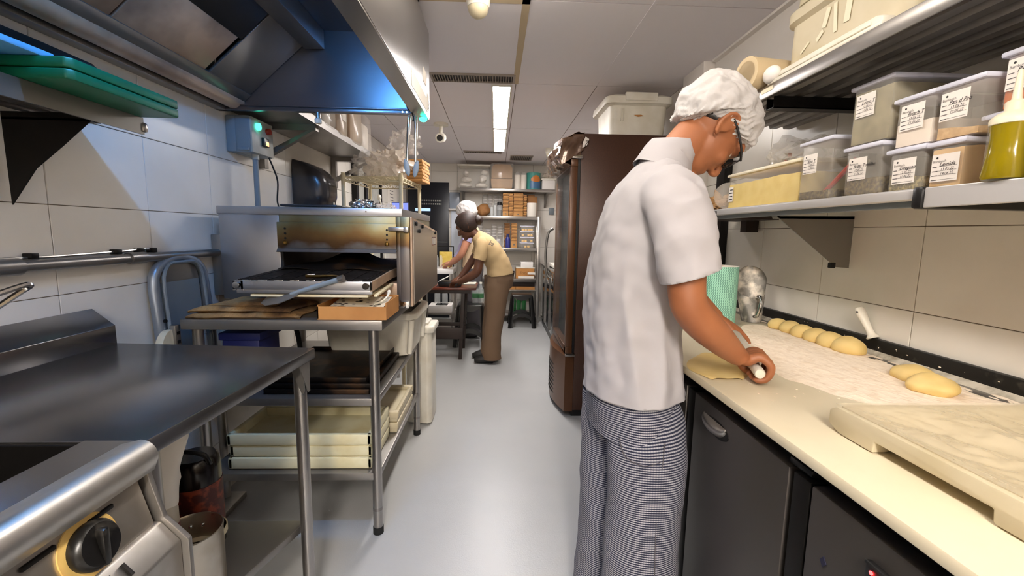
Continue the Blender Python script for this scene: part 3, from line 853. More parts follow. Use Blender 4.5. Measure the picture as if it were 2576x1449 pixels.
obj('hinge_bolt', MB().cyl((-.428, 2.02, .973), (-.428, 2.034, .973), .008, n=10).box(-.446, -.405, 2.022, 2.032, .958, .99, .002), 'chrome', ov)
obj('rivet', MB().cyl((-.60, 2.040, 1.405), (-.60, 2.046, 1.405), .004, n=8), 'chrome', ov)
obj('side_cabinet', MB().box(-1.345, -1.276, 2.10, 2.8, 1.0, 1.29, .004), 'steel_dark', ov)
# conveyor, climbing slightly into the tunnel
C0 = 1.722
def climb(mb):
    for v in mb.v:
        v.z += .018 * min(1, max(0, (v.y - C0) / .33))
    return mb
cv = obj('conveyor_front', MB().box(-1.032, -.490, C0, C0 + .008, 1.082, 1.117, .001).box(-1.02, -.493, C0 + .004, C0 + .02, 1.066, 1.082, .001), 'oven_steel', ov)
def rail(x0, x1, m_):
    mb = MB()
    for (y0, y1) in ((C0, 2.05), (2.05, 2.9)):
        mb.box(x0, x1, y0, y1, 1.078, 1.116)
    obj('conveyor_rail', climb(mb), m_, ov)
rail(-1.000, -.992, 'steel'); rail(-.498, -.490, 'steel_grimy')
obj('conveyor_arm', climb(MB().prism([(-1.032, C0), (-1.022, C0), (-.992, 2.04), (-1.0, 2.04)], 2, 1.078, 1.116)), 'steel', ov)
for x in (-1.012, -.512):
    obj('roller_end', MB().cyl((x, C0 - .014, 1.1), (x, C0, 1.1), .013, n=20), 'chrome', cv)
mb = MB()
for k in range(98):
    y = C0 + .018 + k * .0118
    mb.box(-1.0 - .022 * max(0, 1 - (y - C0) / .32), -.50, y, y + .0036, 1.116, 1.1195)
for x in (-.98, -.90, -.82, -.74, -.66, -.58, -.52):
    mb.box(x, x + .004, C0 + .018, 2.05, 1.1175, 1.121).box(x, x + .004, 2.05, 2.89, 1.1175, 1.121)
o = obj('wire_belt', climb(mb), 'belt', ov, smooth=0); o['kind'] = 'stuff'
obj('belt_bed', climb(MB().box(-.992, -.498, C0 + .02, 2.05, 1.100, 1.106).box(-.992, -.498, 2.05, 2.89, 1.100, 1.106)), 'oven_inside', ov)
for k in range(8):
    x = -1.0 + k * .062
    obj('belt_tooth', MB().box(x, x + .036, C0 + .008, C0 + .015, 1.114, 1.12, .001), 'chrome', cv)
obj('crumb_tray', MB().box(-.97, -.51, C0 + .008, 2.04, 1.052, 1.062, .002), 'wire_cream', ov)
obj('crumb_tray_edge', climb(MB().box(-.493, -.478, C0 + .03, 2.03, 1.050, 1.060, .002)), 'wire_cream', ov)
def curl(u, v):
    x = -.985 + .48 * u; y = 1.99 + .5 * v
    return (x, y, 1.143 + .060 * math.exp(-((u - .45) / .26) ** 2) * math.sin(min(1, v * 1.6) * PI / 2) + .006 * math.sin(u * 11 + v * 4))
o = obj('oven_liner', MB().grid(curl, 26, 18, .004), 'burnt_steel'); tag(o, 'blackened curled oven liner sheet lying in the oven tunnel', 'liner')
o = obj('dough_crumb', MB().tube([(-.79, 1.84, 1.130), (-.775, 1.835, 1.129), (-.76, 1.84, 1.131)], .004, 6), 'white_powder'); tag(o, 'white dough scrap on the oven conveyor', 'dough scrap')

# scraper resting on the towel and conveyor edge
t = thing('oven_scraper', 'grey steel scraper leaning from the towel onto the conveyor', 'scraper', (-.78, 1.71, 1.01))
a = Vector((-.915, 1.735, 1.030)); b = Vector((-.610, 1.708, 1.128))
d = (b - a).normalized()
M = frame(a, d, (0, -.75, .66))
bl = MB().prism([(-.02, 0), (0, -.018), (.06, -.028), (.12, -.02), (.14, -.012), (.14, .012), (.12, .02), (.06, .028), (0, .02)], 2, -.002, .002)
obj('blade', bl.xf(M), 'steel_dark', t)
obj('handle', MB().tube([a + d * .11, a + d * .2, b], [.007, .010, .0105], 14), 'grey_box', t)
obj('end_ring', MB().cyl(b - d * .006, b + d * .016, .014, n=18), 'steel', t)
obj('tail', MB().tube(catmull([tuple(b + Vector((0, .01, .008))), (-.66, 1.765, 1.135), (-.72, 1.79, 1.130), (-.78, 1.80, 1.129)], 4), [.004 + .0002 * k for k in range(13)], 8), 'brass', t)

# folded towel
t = thing('folded_towel', 'scorched brown folded towel on the oven stand', 'towel', (-1.03, 1.88, .957))
def fold(z, h, x0, x1, y0, y1, sd):
    mb = MB()
    def top(u, v):
        x = x0 + (x1 - x0) * u; y = y0 + (y1 - y0) * v
        n = noise.noise(Vector((x * 9 + sd, y * 9, sd)))
        e = min(1, 9 * min(u, 1 - u, v, 1 - v) + .12)
        n2 = noise.noise(Vector((x * 16, y * 22, sd)))
        return (x + .022 * n * (abs(u - .5) * 2) ** 2, y + .018 * noise.noise(Vector((x * 9, sd, y * 7))) * (abs(v - .5) * 2) ** 2, z + h * (e ** .5) + .006 * n * e + .004 * n2 * e)
    mb.grid(top, 40, 22, h)
    for v in mb.v:
        v.z = max(v.z, z - .001 if z > .97 else .9575)
    return mb
obj('lower_fold', fold(.958, .020, -1.25, -.80, 1.748, 2.0, 1.0), 'towel', t, smooth=80)
obj('upper_fold', fold(.979, .022, -1.238, -.83, 1.765, 2.02, 5.0), 'towel', t, smooth=80)
obj('top_fold', fold(1.000, .012, -1.17, -.92, 1.80, 2.0, 9.0), 'towel', t, smooth=80)

# cardboard tray with printed paper and a spoon
t = thing('cardboard_tray', 'open cardboard tray with spotted paper on the oven stand', 'box', (-.58, 1.86, .957))
bx = (-.718, -.442, 1.745, 1.975)
mb = MB().box(bx[0], bx[1], bx[2], bx[3], .958, .962)
mb.box(bx[0], bx[1], bx[2], bx[2] + .004, .962, 1.012).box(bx[0], bx[1], bx[3] - .004, bx[3], .962, 1.03)
mb.box(bx[0], bx[0] + .004, bx[2], bx[3], .962, 1.018).box(bx[1] - .004, bx[1], bx[2] + .002, bx[3], .962, 1.028)
obj('carton', mb, 'carton', t, smooth=0)
def pap(u, v):
    return (-.69 + .22 * u, 1.77 + .19 * v, 1.0 + .012 * math.sin(u * 6) * (1 - v) + .022 * v)
pp = obj('paper_liner', MB().grid(pap, 14, 10, .0015), 'paper', t)
mb = MB()
for k in range(24):
    u, v = RND.random() * .95, RND.random() * .9
    p = Vector(pap(u, v)); mb.box(p.x - .006, p.x + .006, p.y - .006, p.y + .006, p.z + .0004, p.z + .0014)
o = obj('print_spots', mb, 'ink', pp, smooth=0); o['kind'] = 'stuff'
obj('spoon', MB().tube(catmull([(-.52, 1.84, 1.005), (-.485, 1.86, 1.02), (-.468, 1.875, 1.038), (-.462, 1.88, 1.052)], 4), [.004] * 9 + [.005, .006, .007, .006], 8).blob((-.462, 1.88, 1.056), (.008, .006, .009), sub=2), 'white_plastic', t)

# on top of the oven
t = thing('kitchen_scale', 'dark flat kitchen scale on top of the oven', 'scale', (-1.0, 2.4, 1.421))
obj('base', MB().box(-1.085, -.80, 2.28, 2.52, 1.4215, 1.433, .004), 'grey_face', t)
obj('platform', MB().box(-1.10, -.815, 2.27, 2.50, 1.435, 1.447, .005), 'dark_grey_plastic', t)
o = obj('flat_box', MB().box(-.815, -.68, 2.53, 2.75, 1.4215, 1.438, .004), 'white_plastic'); tag(o, 'thin white box lying behind the kitchen scale', 'box')
o = obj('crumpled_foil', MB().blob((-.715, 2.42, 1.452), (.072, .08, .032), .022, 3, 30, 4, ridge=True, flat=-.030), 'foil', smooth=20); tag(o, 'crumpled heap of kitchen foil on the oven', 'foil')
o = obj('plastic_bag', MB().blob((-.60, 2.42, 1.442), (.055, .06, .02), .013, 8, 34, 4, ridge=True, flat=-.0205), 'bag_dense', smooth=30); tag(o, 'crumpled clear plastic bag beside the foil on the oven', 'bag')
o = obj('small_box', MB().box(-.556, -.516, 2.40, 2.46, 1.4215, 1.434, .002), 'red_plastic'); tag(o, 'small red box on the oven beside the clear bag', 'box')
o = obj('small_box', MB().box(-.512, -.488, 2.40, 2.46, 1.4215, 1.433, .002), 'skin_light'); tag(o, 'tiny pink box on the oven edge', 'box')

# ------------------------------------------------------------------ on the stand's shelves
for k, (z, lb) in enumerate(((.2875, 'off-white dough tray, lowest of the stack of three'), (.341, 'off-white dough tray in the middle of the stack'), (.3945, 'off-white open dough tray, topmost of the stack'))):
    t = thing('dough_tray', lb, 'tray', (-.83, 1.95, z), 'dough trays stacked on the lowest shelf')
    x0, x1, y0, y1 = -1.14 + .006 * (k == 1), -.527, 1.785 + .008 * (k == 1), 2.10
    b = .022
    mb = MB().box(x0 + .01, x1 - .01, y0 + .01, y1 - .01, z, z + .012)
    obj('bottom', mb, 'dough_tray', t)
    mb = MB().box(x0, x1, y0, y0 + b, z + .004, z + .0525, .006).box(x0, x1, y1 - b, y1, z + .004, z + .0525, .006)
    mb.box(x0, x0 + b, y0, y1, z + .004, z + .0525, .006).box(x1 - b, x1, y0, y1, z + .004, z + .0525, .006)
    obj('rim', mb, 'dough_tray', t)
for k, (z, lb) in enumerate(((.2875, 'cream plastic tray behind the dough trays, lower one'), (.346, 'cream plastic tray behind the dough trays, upper one'))):
    o = obj('plastic_tray', MB().box(-.93, -.497 + .002 * k, 2.13, 2.53, z, z + .034, .006).box(-.93, -.492 + .002 * k, 2.125, 2.16, z + .02, z + .055, .006).box(-.93, -.492 + .002 * k, 2.5, 2.535, z + .02, z + .055, .006).box(-.512, -.492, 2.15, 2.5, z + .03, z + .055, .004), 'cream_plastic')
    tag(o, lb, 'tray', 'cream trays on the lowest shelf')
for k, (z, dx, lb) in enumerate(((.622, 0, 'blackened baking sheet at the bottom of the stack'), (.641, .012, 'blackened baking sheet in the middle of the stack'), (.66, -.02, 'blackened baking sheet on top of the stack'))):
    t = thing('baking_sheet', lb, 'baking sheet', (-.74, 2.07, z), 'black baking sheets on the middle shelf')
    x0, x1, y0, y1 = -.98 + dx, -.535 + dx, 1.80 + .02 * k, 2.28 + .04 * k
    obj('pan', MB().box(x0, x1, y0, y1, z, z + .003), 'burnt_steel', t)
    mb = MB()
    for (a0, a1, b0, b1) in ((x0, x1, y0, y0 + .006), (x0, x1, y1 - .006, y1), (x0, x0 + .006, y0, y1), (x1 - .006, x1, y0, y1)):
        mb.box(a0, a1, b0, b1, z, z + .021, .002)
    obj('rim', mb, 'burnt_steel', t)
def tub(name, lb, cat, x0, x1, y0, y1, z0, z1, m, taper=.04, rim=.022, group=None):
    t = thing(name, lb, cat, ((x0 + x1) / 2, (y0 + y1) / 2, z0), group)
    def rr(x0, x1, y0, y1, z, r=.05, n=6):
        pts = []
        for (cx, cy, a0) in ((x1 - r, y1 - r, 0), (x0 + r, y1 - r, PI / 2), (x0 + r, y0 + r, PI), (x1 - r, y0 + r, 1.5 * PI)):
            for k in range(n + 1):
                a = a0 + k * PI / 2 / n
                pts.append((cx + r * math.cos(a), cy + r * math.sin(a), z))
        return pts
    tp = taper
    R_ = [rr(x0 + tp + .02, x1 - tp - .02, y0 + tp + .02, y1 - tp - .02, z0), rr(x0 + tp, x1 - tp, y0 + tp, y1 - tp, z0 + .012),
          rr(x0 + rim, x1 - rim, y0 + rim, y1 - rim, z1 - .03), rr(x0 + rim + .004, x1 - rim - .004, y0 + rim + .004, y1 - rim - .004, z1 - .032),
          rr(x0 + tp + .006, x1 - tp - .006, y0 + tp + .006, y1 - tp - .006, z0 + .02)]
    obj('shell', MB().rings(R_), m, t, smooth=50)
    R2 = [rr(x0 + rim, x1 - rim, y0 + rim, y1 - rim, z1 - .045), rr(x0, x1, y0, y1, z1 - .035, .06), rr(x0, x1, y0, y1, z1 - .006, .06), rr(x0 + .006, x1 - .006, y0 + .006, y1 - .006, z1, .06),
          rr(x0 + rim + .01, x1 - rim - .01, y0 + rim + .01, y1 - rim - .01, z1 - .002)]
    obj('rim', MB().rings(R2, cap0=False, cap1=False), m, t, smooth=50)
    return t, rr
t, rr_ = tub('storage_tub', 'large white plastic tub on the stand under the oven', 'tub', -.97, -.425, 2.30, 2.78, .622, .878, 'white_plastic', .05, .03)
obj('corner_rib', MB().tube([(-.47, 2.335, .65), (-.455, 2.33, .84)], [.014, .018], 10), 'white_plastic', t)
obj('corner_rib', MB().tube([(-.47, 2.745, .65), (-.455, 2.75, .84)], [.014, .018], 10), 'white_plastic', t)
o = obj('crate', MB().box(-1.2, -1.04, 1.9, 2.08, .6215, .86, .006).box(-1.21, -1.03, 1.89, 2.09, .83, .865, .006), 'navy'); tag(o, 'dark blue crate behind the folding trolley', 'crate')
o = obj('dark_hose', MB().tube(catmull([(-1.02, 2.25, .625), (-1.0, 2.2, .72), (-.99, 2.15, .82), (-1.0, 2.12, .905)], 5), .012, 10), 'black_rubber'); tag(o, 'black hose hanging under the oven stand top', 'hose')
# waste bin
t = thing('waste_bin', 'tall white waste bin behind the oven stand', 'bin', (-.53, 2.96, 0))
mb = MB().prism([(-.60, 2.86), (-.45, 2.83), (-.425, 2.86), (-.425, 3.06), (-.60, 3.07)], 2, .01, .645, .012)
obj('body', mb, 'white_plastic', t)
obj('lid', MB().prism([(-.615, 2.84), (-.44, 2.805), (-.405, 2.84), (-.405, 3.07), (-.615, 3.08)], 2, .645, .692, .012).prism([(-.58, 2.88), (-.47, 2.86), (-.45, 2.88), (-.45, 3.04), (-.58, 3.04)], 2, .69, .712, .008), 'white_plastic', t)
# folding trolley against the wall
t = thing('folding_trolley', 'folded silver hand trolley leaning on the left wall', 'trolley', (-1.29, 1.85, .5))
def tr(y, z, dx=0):
    return (-1.30 + .10 * (1.2 - z) * .35 + dx, y, z)
arch = [tr(1.715, .62), tr(1.705, .9), tr(1.70, 1.08)] + [tr(1.845 - .145 * math.cos(a), 1.10 + .10 * math.sin(a)) for a in [k * PI / 12 for k in range(1, 12)]] + [tr(1.99, 1.08), tr(2.0, .9), tr(2.005, .62)]
obj('frame', MB().tube(arch, .019, 12), 'trolley_metal', t)
obj('inner_frame', MB().tube([(p[0] + .018, 1.845 + (p[1] - 1.845) * .80, min(p[2], 1.178)) for p in arch], .007, 8), 'grey_box', t)
obj('panel', MB().prism([(1.74, .63), (1.96, .63), (1.955, 1.10), (1.745, 1.10)], 0, -1.305, -1.297), 'grey_box', t)
obj('top_plate', MB().prism([(1.74, 1.10), (1.96, 1.10), (1.94, 1.16), (1.90, 1.185), (1.80, 1.185), (1.76, 1.16)], 0, -1.304, -1.298), 'steel_dark', t)
for y in (1.708, 1.995):
    obj('bolt', MB().cyl(tr(y, .955, .018), tr(y, .955, .026), .007, n=10), 'black_metal', t)
obj('wheel', MB().lathe([(.0, -.014), (.06, -.014), (.085, -.012), (.088, 0), (.085, .012), (.06, .014), (0, .014)], (-1.26, 1.70, .835), 32, axis=(1, .25, 0)), 'cream_plastic', t)
hg = obj('hinge', MB().box(-1.262, -1.24, 1.715, 1.745, .80, .935, .003).box(-1.255, -1.23, 1.735, 1.765, .72, .82, .004), 'steel', t)
for k in range(3):
    obj('hinge_slot', MB().box(-1.2405, -1.2385, 1.722, 1.738, .825 + .036 * k, .837 + .036 * k), 'black_metal', hg)
obj('toe_leg', MB().tube([(-1.275, 1.72, .62), (-1.27, 1.72, .3), (-1.27, 1.72, .03)], .017, 10).tube([(-1.275, 2.0, .62), (-1.27, 2.0, .3), (-1.27, 2.0, .03)], .017, 10).box(-1.30, -1.2, 1.68, 2.04, .0, .03, .004), 'aluminium', t)
t.location.x -= .02
# ------------------------------------------------------------------ right: refrigerated counter and worktop
t = thing('counter_fridge', 'low refrigerated counter with dark steel doors under the white worktop', 'counter', (.9, .9, 0))
obj('carcass', MB().box(.60, 1.23, -.3, 2.15, .10, .905), 'fridge_black', t, smooth=0)
obj('plinth', MB().box(.66, 1.2, -.3, 2.12, 0, .10), 'black_metal', t, smooth=0)
for (y0, y1) in ((.755, 1.148), (.22, .695), (1.20, 1.62), (1.66, 2.1)):
    d = obj('door', MB().box(.565, .603, y0, y1, .15, .884, .004), 'cabinet_steel', t)
    obj('door_edge', MB().box(.566, .60, y0 - .055, y0 - .012, .15, .884, .003), 'black_metal', d)
    if y0 != .22:
        yc = (y0 + y1) / 2 + .075
        hp = [(yc + .062 * math.cos(a), .835 + .022 * math.sin(a)) for a in [k * PI / 12 for k in range(24)]]
        hd = obj('handle_recess', MB().prism(hp, 0, .5635, .566), 'black_metal', d)
        obj('handle_cup', MB().grid(lambda u, v: (.564 - .016 * math.sin(v * PI) * math.sin(u * PI), yc + .005 + .055 * math.cos(PI * (u)), .833 + .018 - .034 * v * math.sin(PI * u)), 16, 8, .002), 'steel', hd)
obj('hinge', MB().box(.575, .60, .71, .77, .886, .900, .004), 'black_plastic', t)
cp = obj('controller', MB().box(.557, .566, .47, .568, .775, .846, .003), 'black_plastic', t)
obj('controller_bezel', MB().box(.555, .558, .47, .568, .841, .846, .001), 'black_rubber', cp)
obj('status_led', MB().cyl((.5555, .556, .832), (.5575, .556, .832), .003, n=8), 'red_led', cp)
for (y, z) in ((.6515, .771), (.622, .752)):
    obj('badge', MB().prism([(y, z - .010), (y + .007, z), (y, z + .010), (y - .007, z)], 0, .5635, .5655), 'badge_navy', t)
t = thing('worktop', 'long cream-white worktop on the right dusted with flour', 'worktop', (.9, .9, .905))
obj('base_slab', MB().box(.575, 1.25, -.3, 2.17, .906, .922, .002), 'steel_dark', t)
obj('board', MB().box(.548, 1.185, -.3, 2.16, .9225, .945, .004), 'cutting_board', t)
obj('rear_ledge', MB().box(1.187, 1.25, -.3, 2.17, .9225, .940, .002), 'steel_dark', t)
up = obj('upstand', MB().box(1.248, 1.268, -.3, 2.18, .925, .993, .003), 'seal_black', t)
obj('sealant_bead', MB().prism([(1.248, .94), (1.235, .94), (1.248, .955)], 1, -.3, 2.17), 'flour_stain', up)
# flour, an uneven dusting nobody could count
def flour_edge(y):
    pts = [(.55, .98), (.80, .90), (.92, .845), (1.08, .775), (1.30, .80), (1.54, .875), (1.67, .97), (1.76, 1.06), (1.80, 1.12)]
    for (a, b) in zip(pts, pts[1:]):
        if y <= b[0]:
            k = (y - a[0]) / (b[0] - a[0]); return a[1] + (b[1] - a[1]) * k
    return 1.12
def flour(u, v):
    y = .56 + 1.22 * v
    x0 = flour_edge(y) + .018 * noise.noise(Vector((y * 14, 2, 0))) + .008 * noise.noise(Vector((y * 50, 5, 0)))
    x1 = 1.205 - .02 * (y < 1.3) + .022 * noise.noise(Vector((y * 16, 9, 0))) - (max(0, y - 1.5) ** 2) * .9
    x = x0 + (max(x1, x0 + .01) - x0) * u
    e = min(1, 10 * min(u, 1 - u, v, 1 - v))
    return (x, y, .9452 + e * (.0018 + .0036 * max(0, noise.noise(Vector((x * 22, y * 9, 0)))) + .0036 * abs(noise.noise(Vector((x * 70, y * 34, 3))))))
fl = obj('flour_dusting', MB().grid(flour, 90, 150), 'flour', smooth=80); tag(fl, 'layer of loose white flour spread over the worktop', 'flour', kind='stuff')
mb = MB()
for k in range(60):
    y = .6 + 1.5 * RND.random(); z = .946 + .04 * RND.random() ** 2
    mb.blob((1.2478, y, z), (.0006, .001 + .004 * RND.random() ** 2, .0008 + .0016 * RND.random()), sub=1)
for k in range(90):
    y = .6 + 1.4 * RND.random(); x = 1.19 + .05 * RND.random()
    mb.blob((x, y, .9405), (.004 + .01 * RND.random(), .008 + .03 * RND.random(), .0014), .002, k, 60, sub=1)
for k in range(40):
    y = .9 + .9 * RND.random(); x = .62 + .2 * RND.random()
    mb.blob((x, y, .9455), (.003 * RND.random() + .001, .004 * RND.random() + .001, .0008), sub=1)
o = obj('flour_smears', mb, 'flour', smooth=80); tag(o, 'smears of flour stuck along the black upstand', 'flour', kind='stuff')
# dough balls
nms = ['end dough ball nearest the metal scoop', 'second dough ball from the metal scoop', 'third dough ball from the metal scoop', 'fourth dough ball from the metal scoop', 'fifth dough ball from the metal scoop', 'last and largest dough ball in the row']
for k in range(6):
    r = .036 + .0018 * k
    o = obj('dough_ball', MB().blob((1.165 + .004 * (k % 2), 1.70 - .0705 * k, .947 + .012), (r, r * 1.12, r * .86), .004, k + 2, 14, 4, flat=-.011), 'dough', smooth=80)
    tag(o, nms[k], 'dough', 'row of dough balls along the upstand')
o = obj('dough_piece', MB().blob((1.115, 1.075, .958), (.045, .05, .026), .009, 31, 16, 4, flat=-.010), 'dough', smooth=80); tag(o, 'rough flattened dough piece with floury top, farther of the pair', 'dough', 'pair of rough dough pieces')
o = obj('dough_piece', MB().blob((1.075, .985, .962), (.048, .048, .029), .010, 44, 18, 4, flat=-.014), 'dough', smooth=80); tag(o, 'creased dough piece, nearer of the pair', 'dough', 'pair of rough dough pieces')
# foreground proofing tray under cling film
t = thing('proofing_tray', 'thick cream proofing tray covered with cling film at lower right', 'tray', (.95, .45, .945))
x0, x1, y0, y1 = .662, 1.185, .10, .792
mb = MB()
mb.prism([(y0, .947), (.505, .947), (.507, .9665), (.688, .9665), (.690, .9465), (.765, .9465), (y1, .958), (y1, .986), (.775, .996), (y0, .996)], 0, x0, x0 + .032, .004)
obj('front_rim', mb, 'cream_plastic', t)
obj('rim', MB().box(x0 + .02, x1, y1 - .034, y1, .958, .996, .008).box(x1 - .03, x1, y0, y1, .9465, .996, .006).box(x0, x1, y0, y0 + .03, .9465, .996, .006), 'cream_plastic', t)
obj('bottom', MB().box(x0 + .02, x1 - .02, y0 + .02, y1 - .02, .966, .972), 'cream_plastic', t)
def film(u, v):
    x = x0 + .008 + (x1 - x0 - .01) * u; y = y0 + .01 + (y1 - y0 - .015) * v
    e = min(1, 8 * min(u, 1 - u, v, 1 - v))
    q = Vector((x * 4 + y * 7, (x * 5 - y * 2.5), 0))
    r = abs(noise.noise(q * 1.0)) * 1.2 + .34 * abs(noise.noise(q * 3.3 + Vector((4, 1, 0)))) + .16 * abs(noise.noise(q * 8 + Vector((1, 7, 0)))) + .25 * noise.noise(Vector((x * 7, y * 7, 5)))
    return (x, y, .9985 - e * .013 + e * .022 * r)
obj('cling_film', MB().grid(film, 130, 130), 'cling_film', t, smooth=80)
# mint cloth roll
t = thing('cloth_roll', 'mint green zigzag cloth roll standing on the worktop', 'cloth roll', (.965, 1.82, .945))
rc = (.965, 1.82)
n = 48
mb = MB().rings([[(rc[0] + .074 * math.cos(2 * PI * j / n), rc[1] + .074 * math.sin(2 * PI * j / n), .9455 + .247 * k / 8) for j in range(n)] for k in range(9)], cap0=False, cap1=False, uv=2 * PI * .074)
obj('sheet', mb, 'mint_cloth', t)
obj('roll_end', MB().lathe([(.02, .2465), (.074, .2465), (.074, .2475), (.02, .2475)], (rc[0], rc[1], .9455), 40).lathe([(.02, .0), (.0735, .0), (.0735, .001), (.02, .001)], (rc[0], rc[1], .9455), 40), 'paper', t)
obj('core', MB().lathe([(.018, .001), (.02, .001), (.02, .2476), (.018, .2476)], (rc[0], rc[1], .9455), 24), 'kraft', t)
mb = MB(); P = [(rc[0] - .07, rc[1] + .02), (rc[0] - .09, rc[1] - .02), (rc[0] - .10, rc[1] - .05)]
mb.rings([[(p[0], p[1], .96 + .2 * k / 8) for k in range(9)] for p in P], close=False, cap0=False, cap1=False, uv=.2)
obj('loose_end', mb, 'mint_cloth', t)
# metal scoop standing against the wall
t = thing('flour_scoop', 'floury metal scoop standing upright against the tiles', 'scoop', (1.13, 1.87, .945))
def scoop(u, v):
    h = v
    w = .034 + .030 * min(1, h * 1.4) ** .8 if h < .72 else .066 * math.sqrt(max(0.0, 1 - ((h - .72) / .285) ** 2)) + .0005
    a = PI * (u - .5)
    dep = .035 * (1 - h) + .012
    return (1.135 + .018 * h + w * math.sin(a) * .94, 1.885 + dep * (1 - math.cos(a)) * -1 + .035 * h - w * math.sin(a) * .25, .947 + .240 * h)
obj('bowl', MB().grid(scoop, 20, 26, .0018), 'scoop_metal', t, smooth=60)
def scoop2(u, v):
    a = PI * (u - .5); h = v * .55
    w = .034 + .030 * min(1, h * 1.4) ** .8
    return (1.135 + .018 * h + w * math.sin(a) * .94, 1.885 - (.035 * (1 - h) + .012) + .035 * h - .030 * math.cos(a) - w * math.sin(a) * .25, .947 + .240 * h * (1 - .22 * abs(math.cos(a)) * v))
obj('hood', MB().grid(scoop2, 18, 14, .0018), 'scoop_metal', t, smooth=60)
obj('base', MB().lathe([(0, 0), (.036, 0), (.036, .003), (0, .003)], (1.137, 1.85, .9455), 24), 'scoop_metal', t)
obj('handle', MB().tube(catmull([(1.133, 1.818, .972), (1.133, 1.795, .985), (1.140, 1.792, 1.03), (1.146, 1.80, 1.055), (1.148, 1.825, 1.06)], 4), .008, 10), 'chrome', t)
t = thing('dough_scraper', 'white-handled dough scraper tucked behind the black upstand', 'scraper', (1.245, 1.36, .99))
a = Vector((1.252, 1.352, .992)); b = Vector((1.235, 1.405, 1.088)); d = (b - a).normalized()
q = Vector((0, 0, 1)).rotation_difference(d)
obj('handle', MB().lathe([(0, 0), (.019, 0), (.020, .004), (.013, .012), (.0115, .03), (.0135, .06), (.0165, .085), (.0165, .098), (.012, .108), (0, .111)], a, 24, axis=d, sy=.75), 'white_plastic', t)
obj('hang_hole', MB().cyl(a + d * .093 + Vector((-.018, -.004, 0)), a + d * .093 + Vector((.018, .004, 0)), .0035, n=10), 'ink_grey', t)
obj('blade', MB().box(1.2695, 1.2699, 1.31, 1.36, .95, .992), 'steel', t)
# rolled dough under the pin
o = obj('rolled_dough', MB().grid(lambda u, v: (.650 + .135 * (u - .5) * (.6 + .8 * math.sin(PI * v)) + .08 * (v - .5), 1.19 + .24 * (v - .5), .9515 - .005 * (2 * abs(u - .5)) ** 6 + .001 * math.sin(u * 9 + v * 12)), 24, 24, .0005), 'dough', smooth=80); tag(o, 'yellow dough sheet being rolled out beside the chef', 'dough')

# ------------------------------------------------------------------ right shelves
t = thing('wall_shelf', 'aluminium wall shelf holding the labelled spice containers', 'shelf', (1.1, 1.4, 1.2))
obj('deck', MB().box(.935, 1.266, .95, 1.885, 1.418, 1.430), 'alu_shelf', t, smooth=0)
obj('front_profile', MB().prism([(.930, 1.408), (.938, 1.405), (.945, 1.412), (.945, 1.430), (.936, 1.432), (.930, 1.428)], 1, .948, 1.885, .001), 'alu_shelf', t)
obj('lower_rail', MB().box(.95, .975, .95, 1.87, 1.392, 1.418, .003), 'grey_box', t)
for y in (1.50, .40):
    br = obj('bracket', MB().prism([(.985, 1.392), (1.266, 1.396), (1.266, 1.213), (1.213, 1.216), (1.205, 1.226)], 1, y, y + .004).prism([(.985, 1.392), (1.266, 1.396), (1.266, 1.385), (.99, 1.384)], 1, y, y + .03), 'steel_dark', t)
    obj('rubber_tip', MB().box(1.195, 1.215, y - .003, y + .012, 1.212, 1.232, .003), 'black_rubber', br)
tg = obj('maker_tag', MB().box(.9290, .9302, 1.815, 1.868, 1.411, 1.424), 'ink', t)
lettering('tag_text', 'metalnox', .0085, Matrix(((0, 0, -1, .9288), (-1, 0, 0, 1.858), (0, 1, 0, 1.4145), (0, 0, 0, 1))), 'paper', tg)
t = thing('wall_shelf', 'steel wall shelf in the near right foreground with black end cap', 'shelf', (1.1, .4, 1.38))
obj('deck', MB().box(.935, 1.266, -.3, .922, 1.420, 1.430).box(.928, .936, -.3, .922, 1.388, 1.431, .002), 'alu_shelf', t, smooth=0)
obj('end_cap', MB().box(.922, 1.266, .922, .946, 1.386, 1.434, .006), 'black_plastic', t)
t = thing('wall_shelf', 'high ribbed steel wall shelf on the right carrying white crates', 'shelf', (1.07, .8, 1.73))
obj('deck', MB().box(.872, 1.266, -.3, 1.9, 1.795, 1.802), 'steel_dark', t, smooth=0)
obj('front_lip', MB().box(.868, .874, -.3, 1.9, 1.766, 1.803, .001), 'steel', t)
for x in (.925, .985, 1.05, 1.115, 1.18, 1.24):
    obj('rib', MB().prism([(x - .020, 1.795), (x - .014, 1.778), (x + .014, 1.778), (x + .020, 1.795)], 1, -.3, 1.88), 'steel_dark', t)
for y in (1.44, .45):
    obj('bracket', MB().box(.90, 1.266, y, y + .003, 1.738, 1.775).box(.90, 1.266, y + .037, y + .04, 1.738, 1.775).box(.90, 1.266, y, y + .04, 1.738, 1.741).box(1.24, 1.266, y, y + .04, 1.56, 1.775), 'black_metal', t)
o = obj('dark_strip', MB().box(1.235, 1.268, 2.34, 2.44, 1.02, 1.98, .002).box(1.225, 1.236, 2.34, 2.36, 1.02, 1.98), 'black_metal'); tag(o, 'dark upright strip on the wall behind the chef', 'channel')  # plain dark upright strip along the wall
o = obj('corner_shelf', MB().box(.96, 1.26, 1.90, 2.25, 1.395, 1.415, .002).box(1.20, 1.26, 2.05, 2.1, 1.34, 1.395), 'wood_dark'); tag(o, 'small dark shelf at the far end of the container shelf', 'shelf')
o = obj('paper_bag', MB().blob((1.08, 2.05, 1.455), (.10, .12, .055), .03, 6, 20, 4, ridge=True, flat=-.040), 'kraft_bag', smooth=25); tag(o, 'crumpled brown paper bag on the small dark shelf', 'bag')
